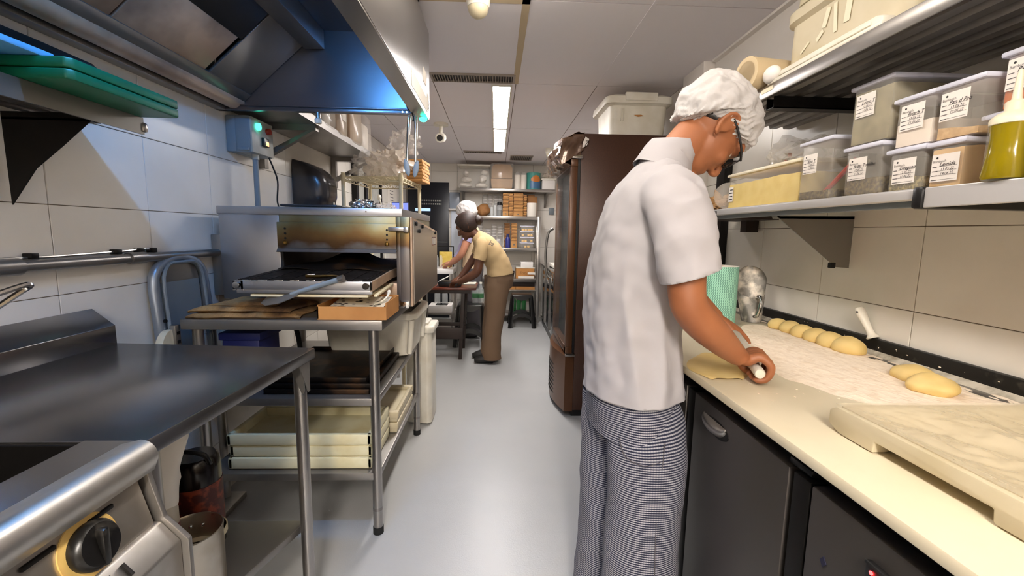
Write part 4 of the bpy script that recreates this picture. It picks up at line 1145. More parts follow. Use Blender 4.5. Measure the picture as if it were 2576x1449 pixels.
o = obj('plastic_bag', MB().blob((1.14, 1.62, 1.62), (.10, .14, .06), .03, 16, 16, 4, ridge=True, flat=-.042), 'bag_film', smooth=25); tag(o, 'clear film bag lying on top of the butter tub lid', 'bag')

# ------------------------------------------------------------------ labelled containers
MT = lambda x, y, z: Matrix(((0, 0, -1, x), (-1, 0, 0, y), (0, 1, 0, z), (0, 0, 0, 1)))
def paper_label(parent, x, yl, zt, w, h, word, d1, d2):
    """label on a face looking towards -X; yl = its left (far) edge, zt = top"""
    lab = obj('label', MB().box(x - .0008, x, yl - w, yl, zt - h, zt), 'paper_label', parent, smooth=0)
    xx = x - .0011
    k = w / .058
    mb = MB()
    def bar(u0, u1, v, th):
        mb.box(xx - .0001, xx, yl - u1 * w, yl - u0 * w, zt - v * h - th, zt - v * h)
    for v in (.46, .62, .78, .94):
        bar(.05, .22 + .05 * (v > .5), v - .02, .0018 * k)
        bar(.28, .95, v - .01, .0006 * k)
    obj('print_lines', mb, 'ink_grey', lab, smooth=0)
    obj('emblem', MB().cyl((xx - .0002, yl - .2 * w, zt - .13 * h), (xx, yl - .2 * w, zt - .13 * h), .0024 * k, n=10), 'ink', lab)
    lettering('header', 'Bambuch', .0078 * k, MT(xx, yl - .05 * w, zt - .30 * h), 'ink_grey', lab)
    lettering('handwriting', word, .0115 * k, MT(xx, yl - .30 * w, zt - .44 * h), 'ink', lab, .35, .0001)
    lettering('handwriting', d1, .0082 * k, MT(xx, yl - .36 * w, zt - .60 * h), 'ink', lab, .2)
    lettering('handwriting', d2, .0082 * k, MT(xx, yl - .36 * w, zt - .76 * h), 'ink', lab, .2)
    return lab
def container(lb, x0, x1, y0, y1, z0, z1, fill, fz, word, d1, d2, lz, lw=.057, lh=.058, lidm='clear_lid', loff=.014, slope=0.0, grp='labelled spice containers on the shelf'):
    t = thing('food_container', lb, 'container', ((x0 + x1) / 2, (y0 + y1) / 2, z0), grp)
    obj('tub', MB().box(x0, x1, y0, y1, z0 + .0005, z1 - .008, .010, 3), 'clear_pp', t)
    lid = MB().box(x0 - .006, x1 + .006, y0 - .006, y1 + .006, z1 - .014, z1 - .003, .004, 2).box(x0 + .004, x1 - .004, y0 + .004, y1 - .004, z1 - .004, z1, .002)
    obj('lid', lid, lidm, t)
    if fill:
        def top(u, v):
            x = x0 + .004 + (x1 - x0 - .008) * u; y = y0 + .004 + (y1 - y0 - .008) * v
            return (x, y, z0 + fz + slope * (.5 - v) + .004 * noise.noise(Vector((x * 30, y * 30, z0))))
        mb = MB().grid(top, 12, 12, 0)
        k = len(mb.v)
        mb.grid(lambda u, v: (x0 + .004 + (x1 - x0 - .008) * u, y0 + .004 + (y1 - y0 - .008) * v, z0 + .003), 12, 12)
        n1 = 13
        for i in range(12):
            for (a, b) in (((i, 0), (i + 1, 0)), ((i, 12), (i + 1, 12)), ((0, i), (0, i + 1)), ((12, i), (12, i + 1))):
                p, q = a[0] * n1 + a[1], b[0] * n1 + b[1]
                mb.f.append((p, q, q + k, p + k))
        obj('contents', mb, fill, t)
    if word:
        paper_label(t, x0 - .0002, y1 - loff, lz, lw, lh, word, d1, d2)
    return t
S = 1.4325
# butter tub
bt = container('wide low tub of grated yellow butter with a cream lid', .972, 1.19, 1.385, 1.815, S, 1.575, 'butter', .098, None, '', '', 0, lidm='bottle_cap')
lab = obj('label', MB().box(1.0, 1.045, 1.8152, 1.8158, 1.46, 1.53), 'paper_label', bt)
lab2 = obj('label', MB().box(.9715, .972, 1.775, 1.808, 1.462, 1.52), 'paper_label', bt)
mb = MB()
for k in range(4):
    mb.box(.9709, .9714, 1.779, 1.804 - .006 * (k % 2), 1.468 + .013 * k, 1.472 + .013 * k)
obj('handwriting', mb, 'ink', lab2, smooth=0)
cB = container('tall frosted container with a buckled lid and a red stick inside', .962, 1.17, 1.245, 1.372, S, 1.615, 'dark_herbs', .028, 'Aysh T', '12.05.22', '11.06.22', 1.572)
obj('red_stick', MB().tube([(1.02, 1.345, 1.452), (1.05, 1.26, 1.55)], .007, 8), 'red_plastic', cB)
container('frosted container half full of dark herbs under the olive powder one', .962, 1.17, 1.080, 1.192, S, 1.566, 'dark_herbs', .045, 'Kidas Tomilho', '12.05.22', '11.06.22', 1.532)
container('frosted container of dried green oregano under the white powder one', .962, 1.17, .967, 1.056, S, 1.536, 'herbs', .036, 'Oregano', '12.05.22', '11.06.22', 1.508, slope=-.01)
container('container full of beige spice powder next to the black end cap', .962, 1.17, .883, .955, S, 1.534, 'beige_powder', .082, 'Lemida', '13.05.22', '14.06.22', 1.503, loff=.008)
container('tall greyish container behind the olive oil bottle', .986, 1.17, .745, .872, S, 1.572, 'olive_powder', .02, 'Pim T', '18.05.22', '10.06.22', 1.54, loff=.012)
container('tall container of olive green powder stacked on the herb container', .965, 1.18, 1.072, 1.192, 1.5662, 1.725, 'olive_powder', .135, 'Louro T', '12.05.22', '11.06.22', 1.695)
container('stacked container half full of white powder', .968, 1.16, .966, 1.058, 1.5362, 1.655, 'white_powder', .055, 'Bicarb T', '13.05.22', '11.06.22', 1.632)
container('stacked container with a little golden crumb at the bottom', .968, 1.16, .868, .958, 1.5342, 1.655, 'crumbs', .022, 'Pan d Pao', '13.05.22', '10.06.22', 1.632, loff=.008, slope=-.012)
container('stacked container of orange paprika at the right edge', .986, 1.16, .735, .852, 1.5722, 1.685, 'paprika', .04, 'Paprica', '13.05.22', '12.06.22', 1.664, loff=.006)
# olive oil squeeze bottle
t = thing('oil_bottle', 'squat squeeze bottle of green olive oil at the shelf edge', 'bottle', (.905, .80, 1.43))
c = (.9475, .7915, 1.4325)
obj('oil', MB().lathe([(0, .001), (.031, .001), (.033, .006), (.028, .05), (.027, .075), (.029, .10), (0, .10)], c, 36), 'olive_oil', t)
obj('collar', MB().lathe([(.029, .099), (.031, .10), (.0315, .108), (.03, .112), (.022, .12), (.012, .124), (0, .124)], c, 36), 'bottle_cap', t)
obj('cap', MB().lathe([(0, .123), (.014, .123), (.0145, .138), (.011, .142), (.007, .143), (.0045, .185), (.003, .195), (0, .195)], c, 28), 'bottle_cap', t)
t = thing('squeeze_bottle', 'white squeeze bottle cut by the right picture edge', 'bottle', (.955, .715, 1.43))
c = (.955, .72, 1.4325)
obj('body', MB().lathe([(0, 0), (.029, 0), (.03, .005), (.03, .10), (.02, .115), (0, .116)], c, 28), 'white_plastic', t)
obj('cap', MB().lathe([(0, .115), (.016, .115), (.016, .13), (.005, .135), (.003, .18), (0, .18)], c, 24), 'bottle_cap', t)
# spray bottle behind the butter tub
t = thing('spray_bottle', 'spray bottle with white and red trigger head behind the butter tub', 'bottle', (1.225, 2.02, 1.43))
c = Vector((1.225, 1.86, 1.4325))
obj('body', MB().lathe([(0, 0), (.03, 0), (.031, .006), (.031, .10), (.012, .15), (.012, .16), (0, .16)], c, 24), 'clear_pp', t)
obj('collar', MB().lathe([(0, .158), (.017, .158), (.018, .17), (.016, .172), (0, .172)], c, 20), 'white_plastic', t)
obj('neck', MB().lathe([(0, .171), (.016, .171), (.016, .197), (0, .197)], c, 20), 'red_plastic', t)
obj('head', MB().prism([(1.848, c.z + .196), (1.875, c.z + .196), (1.882, c.z + .225), (1.885, c.z + .238), (1.835, c.z + .238), (1.822, c.z + .226), (1.845, c.z + .214)], 0, c.x - .014, c.x + .014, .003), 'white_plastic', t)
obj('trigger', MB().tube(catmull([(c.x, 1.842, c.z + .21), (c.x, 1.833, c.z + .19), (c.x, 1.838, c.z + .172)], 3), .006, 8).box(c.x - .008, c.x + .008, 1.815, 1.823, c.z + .222, c.z + .236, .002), 'red_plastic', t)
o = obj('clear_cup', MB().lathe([(.052, 0), (.056, .002), (.045, .075), (.043, .075)], (.985, 1.835, 1.489), 30, axis=(.35, .6, .1)), 'bag_film'); tag(o, 'clear plastic cup lying on its side beside the butter tub', 'cup')

# ------------------------------------------------------------------ on the high shelf
t, rr_ = tub('storage_crate', 'white plastic crate with tape scraps on the high shelf', 'crate', .92, 1.255, 1.02, 1.47, 1.803, 2.02, 'cream_plastic', .012, .014)
t2, rr_ = tub('storage_crate', 'upper white plastic crate stacked on the taped crate', 'crate', .925, 1.255, 1.03, 1.46, 2.0215, 2.22, 'cream_plastic', .012, .014)
for (y, z, w, h, a) in ((1.20, 1.93, .02, .07, .1), (1.245, 1.925, .012, .08, -.1), (1.28, 1.94, .016, .05, .3), (1.30, 1.90, .012, .03, .9), (1.175, 1.965, .03, .02, 0), (1.36, 1.89, .006, .04, 1.0)):
    obj('tape_scrap', MB().box(-.0006, .0, -w / 2, w / 2, -h / 2, h / 2, M=Matrix.Translation((.9305, y, z)) @ Matrix.Rotation(a, 4, 'X')), 'tape', t, smooth=0)
t = thing('plastic_tray', 'loose white crate lid lying in front of the taped crate', 'tray', (.89, 1.2, 1.803))  # a loose lid of the crates, not a tray
lm = MB().prism([(1.03, 1.808), (1.06, 1.804), (1.40, 1.804), (1.43, 1.808), (1.43, 1.828), (1.41, 1.838), (1.05, 1.838), (1.03, 1.83)], 0, .882, .9185, .006)
lm.box(.872, .885, 1.02, 1.44, 1.804, 1.815, .003)
obj('panel', lm, 'white_plastic', t)
obj('ridge', MB().box(.878, .884, 1.06, 1.40, 1.82, 1.828, .002), 'white_plastic', t)
t, rr_ = tub('storage_crate', 'white crate farther right on the high shelf, cut by the frame', 'crate', .93, 1.255, .60, 1.0, 1.803, 2.0, 'white_plastic', .012, .014)
t = thing('cardboard_tube', 'short cardboard tube stuffed with film at the end of the high shelf', 'tube', (.92, 1.50, 1.803))
a = Vector((.83, 1.497, 1.858)); b = Vector((1.20, 1.56, 1.858)); d = (b - a).normalized()
obj('tube', MB().lathe([(.041, 0), (.055, 0), (.055, .36), (.041, .36), (.041, 0)], a, 36, axis=d), 'tube_card', t)
obj('film_core', MB().lathe([(0, .018), (.038, .016), (.0405, .02), (.0405, .35), (0, .35)], a + Vector((0, 0, -.0)), 28, axis=d), 'bag_dense', t)
obj('core_hole', MB().lathe([(0, .0145), (.006, .0145), (.006, .018), (0, .018)], a, 14, axis=d), 'ink', t)
o = obj('bulb', MB().blob((.876, 1.425, 1.834), (.022, .034, .027), sub=3), 'white_case') ; tag(o, 'smooth white egg-shaped knob beside the cardboard tube', 'knob')
o = obj('tape_scrap', MB().box(.8665, .868, 1.40, 1.46, 1.782, 1.795), 'tape'); tag(o, 'scrap of tape stuck on the high shelf edge', 'tape')

# ------------------------------------------------------------------ brown upright fridge
t = thing('upright_fridge', 'tall brown upright fridge with a glass door facing the aisle', 'fridge', (.84, 3.32, 0))
F0, F1 = 2.97, 3.67
obj('cabinet', MB().box(.565, 1.2, F0, F1, .05, 1.985, .006), 'fridge_brown', t)
obj('base', MB().box(.56, 1.19, F0 + .02, F1 - .02, 0, .05), 'fridge_black', t)
def bow(v, k=.055):
    return .515 - k * math.sin(PI * v)
def bowed(z0, z1, x_in, th0=0.0, k=.055):
    ps = [(bow(v, k) + th0, F0 + .004 + (F1 - F0 - .008) * v) for v in [i / 14 for i in range(15)]]
    return MB().prism(ps + [(x_in, F1 - .004), (x_in, F0 + .004)], 2, z0, z1)
obj('door_seal', MB().box(.548, .566, F0 + .006, F1 - .006, .47, 1.82), 'fridge_black', t)
dr = obj('door', MB().box(.50, .548, F0 + .004, F0 + .05, .47, 1.82, .004).box(.50, .548, F1 - .05, F1 - .004, .47, 1.82, .004).box(.50, .548, F0, F1, .47, .52, .004).box(.50, .548, F0, F1, 1.77, 1.82, .004), 'fridge_edge', t)
obj('pane', bowed(.485, 1.81, .505), 'glass', dr)
obj('handle', MB().tube(catmull([(.470, 3.56, 1.36), (.435, 3.57, 1.33), (.420, 3.57, 1.27), (.412, 3.57, 1.15), (.420, 3.57, 1.03), (.435, 3.57, .97), (.47, 3.56, .94)], 5), .011, 10), 'steel_dark', dr)
obj('header', bowed(1.825, 1.98, .565, -.01, .075), 'fridge_edge', t, smooth=60)
gr = obj('grille_panel', bowed(.04, .455, .565, -.012, .06), 'fridge_edge', t, smooth=60)
for k in range(8):
    z = .10 + k * .032
    obj('grille_slot', MB().tube([(bow(v, .06) - .0135, F0 + .08 + (F1 - F0 - .16) * v, z) for v in [i / 10 for i in range(11)]], .006, 6), 'fridge_black', gr)
for z in (.66, .92, 1.18, 1.44):
    obj('shelf', MB().box(.60, 1.15, F0 + .03, F1 - .03, z, z + .008), 'white_enamel', t)
obj('hinge', MB().box(.505, .575, F0 - .012, F0 + .02, 1.822, 1.834, .002), 'steel', t)
obj('hinge', MB().box(.50, .57, F0 - .012, F0 + .02, .455, .468, .002), 'steel', t)
def wrap(u, v):
    y = F0 - .012 + (F1 - F0 + .02) * u
    pr = [(.585, 1.99), (.54, 1.993), (.465, 1.955), (.425, 1.90), (.418, 1.84), (.45, 1.79), (.495, 1.775)]
    f = v * 6; i = min(5, int(f)); k = f - i
    x = pr[i][0] * (1 - k) + pr[i + 1][0] * k; z = pr[i][1] * (1 - k) + pr[i + 1][1] * k
    b = .035 * math.sin(PI * u)
    n = noise.noise(Vector((y * 7, v * 5, 2)))
    return (x - b * math.sin(PI * v) + .018 * n * math.sin(PI * v), y, z + .010 * noise.noise(Vector((y * 11, v * 7, 9))))
obj('film_wrap', MB().grid(wrap, 30, 24, .0015), 'film_brown', t, smooth=50)
sd = obj('film_flap', MB().grid(lambda u, v: (.425 + .145 * u + .008 * math.sin(v * 8), F0 - .014 - .004 * math.sin(u * 9 + v * 6), 1.975 - (.20 - .10 * u) * v - .03 * (1 - u) * (1 - v)), 14, 14, .0012), 'film_brown', t, smooth=50)
lt = obj('sticker', MB().prism([(.566, 1.885), (.60, 1.905), (.612, 1.945), (.588, 1.96), (.572, 1.925)], 1, F0 - .0185, F0 - .0175), 'paper_label', t)
lettering('sticker_mark', '7', .05, Matrix(((1, 0, 0, .578), (0, 0, -1, F0 - .0189), (0, 1, 0, 1.90), (0, 0, 0, 1))), 'ink', lt, .3)
mb = MB().tube([(.52, F0 - .016, 1.832), (.575, F0 - .016, 1.838), (.575, F0 - .016, 1.82), (.53, F0 - .016, 1.818)], .003, 6)
obj('wire_clip', mb, 'chrome', t)
# bottles inside the fridge
k = 0
for z, ys in ((.668, (3.1, 3.2, 3.3, 3.4, 3.5)), (.928, (3.1, 3.2, 3.3, 3.42))):
    for y in ys:
        k += 1
        bt_ = thing('water_bottle', ['first', 'second', 'third', 'fourth', 'fifth'][ys.index(y)] + ' clear bottle from the chef\'s side on the ' + ('lower' if z < .8 else 'upper') + ' fridge shelf', 'bottle', (.66, y, z), 'bottles inside the brown fridge')
        obj('body', MB().lathe([(0, 0), (.03, 0), (.031, .01), (.031, .12), (.012, .15), (.012, .165), (0, .165)], (.66, y, z + .001), 14), 'clear_pet', bt_)
        obj('cap', MB().lathe([(0, .162), (.014, .162), (.014, .18), (0, .18)], (.66, y, z + .001), 12), 'white_plastic' if k % 2 else 'can_blue', bt_)
# lidded tub on the fridge
t, rr_ = tub('storage_tub', 'large lidded white tub on top of the brown fridge', 'tub', .745, 1.19, 3.02, 3.45, 1.987, 2.235, 'white_plastic', .03, .02)
x0, x1, y0, y1 = .735, 1.195, 3.01, 3.46
obj('lid', MB().rings([rr_(x0, x1, y0, y1, 2.20, .05), rr_(x0 - .004, x1 + .004, y0 - .004, y1 + .004, 2.212, .05), rr_(x0, x1, y0, y1, 2.245, .05), rr_(x0 + .03, x1 - .03, y0 + .03, y1 - .03, 2.262, .05), rr_(x0 + .05, x1 - .05, y0 + .05, y1 - .05, 2.262, .05)]), 'white_plastic', t, smooth=40)
obj('lid_step', MB().box(.86, 1.08, 3.0, 3.03, 2.215, 2.268, .006), 'white_plastic', t)
obj('stain', MB().prism([(.93, 2.13), (.98, 2.132), (1.0, 2.125), (.96, 2.118)], 1, 3.0375, 3.0395), 'carton', t)
for x in (.84, .856):
    obj('rib', MB().box(x, x + .005, 3.034, 3.042, 2.09, 2.17, .001), 'white_plastic', t)
# ------------------------------------------------------------------ left wall beyond the oven
t = thing('hand_dryer', 'dark glossy hand dryer on the wall behind the oven', 'hand dryer', (-1.25, 3.1, 1.47))
rings = []
for (z, d, w) in ((1.462, .17, .125), (1.470, .195, .135), (1.55, .215, .14), (1.62, .215, .14), (1.67, .200, .14), (1.71, .170, .138), (1.745, .12, .135), (1.765, .07, .13), (1.776, .02, .125)):
    ring = []
    for k in range(25):
        a_ = PI * k / 24
        cx = math.copysign(abs(math.cos(a_)) ** .45, math.cos(a_)); sx = math.sin(a_) ** .45
        ring.append((-1.345 + d * sx, 3.10 - w * cx, z))
    rings.append(ring)
obj('shell', MB().rings(rings), 'dark_grey_plastic', t, smooth=60)
obj('maker_label', MB().box(-1.142, -1.139, 3.12, 3.145, 1.49, 1.51), 'paper', t)
t = thing('wall_shelf', 'dark steel wall shelf with diagonal brackets behind the hood', 'shelf', (-1.17, 3.1, 1.7))
obj('deck', MB().box(-1.345, -.998, 2.30, 3.72, 1.905, 1.913).box(-1.002, -.995, 2.30, 3.72, 1.895, 1.935), 'steel_dark', t, smooth=0)
for y in (2.56, 3.66):
    br = obj('bracket', MB().box(-1.346, -1.31, y, y + .04, 1.66, 1.905).box(-1.31, -1.02, y, y + .04, 1.872, 1.905), 'steel_dark', t, smooth=0)
    obj('strut', MB().prism([(-1.315, 1.71), (-1.315, 1.745), (-1.06, 1.876), (-1.03, 1.876)], 1, y + .003, y + .037), 'steel_dark', br, smooth=0)
for k, (y0, y1, h, mt, lb) in enumerate(((2.62, 2.80, .2, 'bag_film', 'clear bag of wrapped napkins nearest the nozzle on the wall shelf'), (2.84, 3.04, .30, 'bag_dense', 'tall beige film bag with a white label on the wall shelf'), (3.10, 3.30, .34, 'bag_dense', 'upright film-wrapped pack in the middle of the wall shelf'), (3.36, 3.58, .26, 'bag_film', 'loose clear bag farthest along the wall shelf'))):
    o = thing('film_bag', lb, 'bag', (-1.12, (y0 + y1) / 2, 1.914), 'film bags on the wall shelf')
    mb = MB()
    mb.box(-1.29, -.985, y0, y1, 1.9145, 1.914 + h, .03, 3)
    for i, v in enumerate(mb.v):
        n = noise.noise(v * 16) ; v.x += .02 * n; v.y += .015 * noise.noise(v * 14 + Vector((3, 3, 3)))
        v.z = max(1.9145, v.z + .015 * n)
    obj('film', mb, mt, o, smooth=30)
    obj('pack', MB().box(-1.27, -1.01, y0 + .02, y1 - .02, 1.9148, 1.914 + h * .8, .02), 'kraft_bag' if k in (1, 2) else 'cloth_white', o)
    if k == 1:
        obj('sticker', MB().box(-.984, -.982, y0 + .05, y0 + .12, 1.914 + .10, 1.914 + .16), 'paper', o)
# wire rack beyond the oven
t = thing('wire_rack', 'cream wire rack standing behind the oven with bags on top', 'rack', (-.83, 3.35, 0))
ca, sa = math.cos(math.radians(-4)), math.sin(math.radians(-4))
def wr(x, y, z):
    dx, dy = x + .84, y - 3.35
    return (-.84 + dx * ca - dy * sa, 3.35 + dx * sa + dy * ca, z)
RX0, RX1, RY0, RY1 = -1.05, -.645, 3.10, 3.62
for (x, y) in ((RX0, RY0), (RX1, RY0), (RX0, RY1), (RX1, RY1)):
    obj('post', MB().cyl(wr(x, y, 0), wr(x, y, 1.715), .0135, n=14).cyl(wr(x, y, 1.66), wr(x, y, 1.70), .017, n=14), 'wire_cream', t)
for z in (1.69, 1.0, .35):
    mb = MB()
    for dz in (0, -.03):
        mb.tube([wr(RX0, RY0, z + dz), wr(RX1, RY0, z + dz), wr(RX1, RY1, z + dz), wr(RX0, RY1, z + dz)], .0042, 6, True)
    for (x0, y0, x1, y1) in ((RX0, RY0, RX1, RY0), (RX0, RY1, RX1, RY1), (RX0, RY0, RX0, RY1), (RX1, RY0, RX1, RY1), ((RX0 + RX1) / 2, RY0, (RX0 + RX1) / 2, RY1)):
        n = 14
        mb.tube([wr(x0 + (x1 - x0) * k / n, y0 + (y1 - y0) * k / n, z - .03 * (k % 2)) for k in range(n + 1)], .003, 5)
    obj('shelf_frame', mb, 'wire_cream', t, smooth=60)
    mb = MB()
    for k in range(21):
        y = RY0 + (RY1 - RY0) * k / 20
        mb.tube([wr(RX0, y, z + .002), wr(RX1, y, z + .002)], .0022, 5)
    for k in range(3):
        x = RX0 + (RX1 - RX0) * (k + 1) / 4
        mb.tube([wr(x, RY0, z - .002), wr(x, RY1, z - .002)], .003, 5)
    o = obj('shelf_wires', mb, 'wire_cream', t); o['kind'] = 'stuff'
o = obj('plastic_bag', MB().blob(wr(-.80, 3.32, 1.80), (.16, .16, .11), .05, 5, 13, 4, ridge=True, flat=-.104), 'bag_dense', smooth=25); tag(o, 'big crumpled clear bag heaped on the wire rack', 'bag')
o = obj('plastic_bag', MB().blob(wr(-.72, 3.44, 1.97), (.11, .12, .09), .05, 25, 15, 4, ridge=True), 'bag_film', smooth=25); tag(o, 'upper knotted clear bag on top of the bag heap', 'bag')
o = obj('plastic_bag', MB().blob(wr(-.95, 3.3, 1.79), (.10, .14, .085), .04, 35, 15, 4, ridge=True, flat=-.09), 'bag_film', smooth=25); tag(o, 'flatter clear bag at the wall side of the wire rack', 'bag')
for k in range(7):
    z = 1.699 + k * .024
    o = obj('paper_bag', MB().box(-.15, .05, -.09, .14, 0, .022, .004, M=Matrix.Translation(wr(-.62, 3.52, z)) @ Matrix.Rotation(math.radians(-6 + 2 * (k % 3)), 4, 'Z')), 'kraft')
    tag(o, ['bottom', 'second lowest', 'third lowest', 'middle', 'third highest', 'second highest', 'topmost'][k] + ' flat kraft bag in the pile on the wire rack', 'paper bag', 'kraft bags piled on the wire rack')
# door, papers and screen on the left wall
d2 = obj('door_2', MB().box(XL + .001, XL + .03, 4.22, 5.0, 0, 2.05, .002), 'grey_face', smooth=0); struct(d2, 'grey service door in the left wall')
obj('jamb', MB().box(XL + .001, XL + .05, 4.16, 4.22, 0, 2.1), 'black_metal', d2, smooth=0)
obj('jamb', MB().box(XL + .001, XL + .05, 5.0, 5.06, 0, 2.1), 'black_metal', d2, smooth=0)
obj('mullion', MB().box(XL + .03, XL + .045, 4.45, 4.53, 0, 2.05), 'black_metal', d2, smooth=0)
t = thing('wall_notice', 'white paper notice with handwriting on the far left wall', 'notice', (-1.34, 5.75, 1.6))
obj('sheet', MB().box(XL + .001, XL + .004, 5.5, 6.0, 1.56, 1.90), 'paper', t, smooth=0)
mb = MB()
for k in range(5):
    mb.box(XL + .0042, XL + .005, 5.62, 5.80, 1.66 + .04 * k, 1.668 + .04 * k)
obj('writing', mb, 'ink_grey', t, smooth=0)
t = thing('monitor', 'small computer screen glowing blue beyond the wire rack', 'monitor', (-1.12, 5.0, 1.3))
obj('case', MB().box(-1.22, -1.02, 5.16, 5.19, 1.49, 1.65, .004), 'black_plastic', t)
obj('screen', MB().box(-1.212, -1.028, 5.157, 5.1605, 1.50, 1.642), 'screen_blue', t, smooth=0)
obj('arm', MB().box(-1.345, -1.12, 5.19, 5.21, 1.55, 1.58, .003), 'black_plastic', t)
t = thing('ladle', 'white ladle handle standing beyond the oven top', 'ladle', (-1.1, 4.0, 1.0))
obj('stem', MB().tube([(-1.0, 3.95, 1.01), (-1.03, 3.97, 1.55), (-1.045, 3.98, 1.60)], .007, 8), 'white_plastic', t)
obj('bowl', MB().blob((-1.05, 3.98, 1.615), (.02, .02, .026), sub=3), 'white_plastic', t)
t = thing('side_shelf', 'steel side shelf carrying the ladle pot beyond the wire rack', 'shelf', (-1.1, 3.95, 0))
obj('deck', MB().box(-1.3, -.85, 3.8, 4.1, .98, 1.0, .003), 'steel', t)
for (x, y) in ((-1.28, 3.82), (-.87, 3.82), (-1.28, 4.08), (-.87, 4.08)):
    obj('leg', MB().cyl((x, y, 0), (x, y, .98), .015, n=10), 'steel', t)

# ------------------------------------------------------------------ far end
d1 = obj('door_1', MB().box(-1.325, -.71, 6.60, 6.648, 0, 2.045, .003), 'door_black'); struct(d1, 'glossy black door at the far left of the back wall')
for r in range(2):
    for k in range(13):
        obj('vent_hole', MB().box(-1.16 + .027 * k, -1.145 + .027 * k, 6.596, 6.60, 1.715 + .05 * r, 1.737 + .05 * r, .001), 'grey_face', d1)
obj('light_strip', MB().box(-1.21, -.985, 6.595, 6.60, 1.62, 1.66, .001), 'light_bar', d1)
obj('threshold_trim', MB().box(-.98, -.73, 6.595, 6.60, 1.16, 1.166), 'grey_face', d1)
t = thing('meter_box', 'grey glassy meter box on the back wall beside the black door', 'meter box', (-.62, 6.62, 1.65))
obj('box', MB().box(-.70, -.545, 6.57, 6.648, 1.66, 1.90, .01), 'grey_glass', t)
obj('ledge', MB().box(-.71, -.53, 6.55, 6.648, 1.645, 1.66, .003), 'white_enamel', t)
o = obj('white_board', MB().box(-.68, -.545, 6.63, 6.648, .93, 1.63, .004), 'pale_glass'); tag(o, 'pale bluish white board panel below the meter box', 'board')

def board_shelf(t, z0, z1, x0, x1, nm='shelf'):
    obj(nm, MB().box(x0, x1, 6.28, 6.62, z0, z1, .003), 'steel', t)
t = thing('wall_shelf', 'long steel top shelf along the back wall holding tubs and rolls', 'shelf', (.16, 6.45, 1.75))
board_shelf(t, 1.90, 1.94, -.525, .84)
for x in (-.50, .72):
    obj('bracket', MB().prism([(6.34, 1.90), (6.63, 1.90), (6.63, 1.70)], 0, x, x + .03), 'steel_dark', t)
t = thing('shelf_unit', 'steel shelf unit at the back with boxes and clear cups', 'shelf unit', (.1, 6.45, 0))
for (z0, z1) in ((1.505, 1.553), (1.052, 1.10), (.60, .65), (.10, .13)):
    board_shelf(t, z0, z1, -.47, .60)
for (x, y) in ((.60, 6.28), (.60, 6.58), (-.5, 6.28), (-.5, 6.58)):
    obj('upright', MB().box(x, x + .045, y, y + .045, 0, 1.553, .002), 'steel', t)

# top shelf goods
t = thing('storage_box', 'translucent lidded box of white cloths on the back top shelf', 'box', (-.32, 6.45, 1.94))
obj('tub', MB().box(-.545, -.10, 6.30, 6.60, 1.942, 2.25, .015, 3), 'clear_pp', t)
obj('lid', MB().box(-.557, -.088, 6.29, 6.61, 2.25, 2.272, .006), 'white_plastic', t)
for k, (x, z, a, b) in enumerate(((-.45, 1.985, .09, .035), (-.22, 1.985, .09, .04), (-.43, 2.07, .07, .04), (-.2, 2.08, .06, .05), (-.44, 2.16, .05, .03), (-.17, 2.17, .05, .035))):
    obj('cloth', MB().blob((x, 6.42, z), (a, .10, b), .02, k + 1, 18, 3), 'cloth_white', t, smooth=60)
t = thing('paper_bag_pack', 'film-wrapped pack of brown paper bags on the back top shelf', 'paper bags', (.075, 6.42, 1.94))
obj('lower_pack', MB().prism([(-.07, 1.942), (.22, 1.942), (.235, 2.08), (-.085, 2.08)], 1, 6.31, 6.55, .012), 'kraft_bag', t)
obj('upper_pack', MB().prism([(-.075, 2.085), (.225, 2.085), (.225, 2.24), (.19, 2.285), (-.03, 2.285), (-.075, 2.24)], 1, 6.32, 6.55, .012), 'kraft_bag', t)
fb = MB().box(-.09, .245, 6.295, 6.57, 1.942, 2.30, .03, 3)
for v in fb.v:
    v.y -= .008 * abs(noise.noise(v * 20))
obj('film', fb, 'bag_film', t, smooth=30)
for k, x in enumerate((.30, .39)):
    t = thing('paper_roll_pack', ('left' if k == 0 else 'right') + ' white paper roll of the film-wrapped pair on the top shelf', 'paper roll', (x, 6.40, 1.94), 'wrapped white rolls')
    obj('roll', MB().lathe([(0, 0), (.044, 0), (.044, .20), (.015, .205), (0, .2)], (x, 6.36, 1.942), 22), 'paper', t)
    obj('film', MB().lathe([(0, 0), (.0455, 0), (.0455, .20), (.03, .23), (.012, .25), (0, .25)], (x, 6.36, 1.941), 22), 'bag_film', t)
t = thing('food_tin', 'teal and blue tin with an orange patch on the top shelf', 'tin', (.54, 6.40, 1.94))
obj('tin', MB().lathe([(0, 0), (.10, 0), (.102, .005), (.102, .225), (.104, .235), (0, .235)], (.535, 6.40, 1.942), 32), 'can_teal', t)
lab = obj('label', MB().rings([[(.535 + .1028 * math.cos(a), 6.40 + .1028 * math.sin(a), z) for a in [-2.2 + k * 2.1 / 14 for k in range(15)]] for z in (1.955, 2.06)], close=False, cap0=False, cap1=False), 'can_blue', t)
obj('patch', MB().rings([[(.535 + .1034 * math.cos(a), 6.40 + .1034 * math.sin(a), z0 + (z1 - z0) * math.sin(PI * (k + 1) / 16)) for k, a in enumerate([-2.0 + k * 1.5 / 14 for k in range(15)])] for z0, z1 in ((2.07, 2.045), (2.08, 2.14))], close=False, cap0=False, cap1=False), 'can_orange', t)
t = thing('storage_box', 'small white lidded box at the end of the back top shelf', 'box', (.75, 6.42, 1.94))
obj('tub', MB().box(.655, .84, 6.31, 6.55, 1.942, 2.075, .008), 'white_case', t)
obj('lid', MB().box(.64, .85, 6.30, 6.56, 2.075, 2.098, .005), 'white_plastic', t)
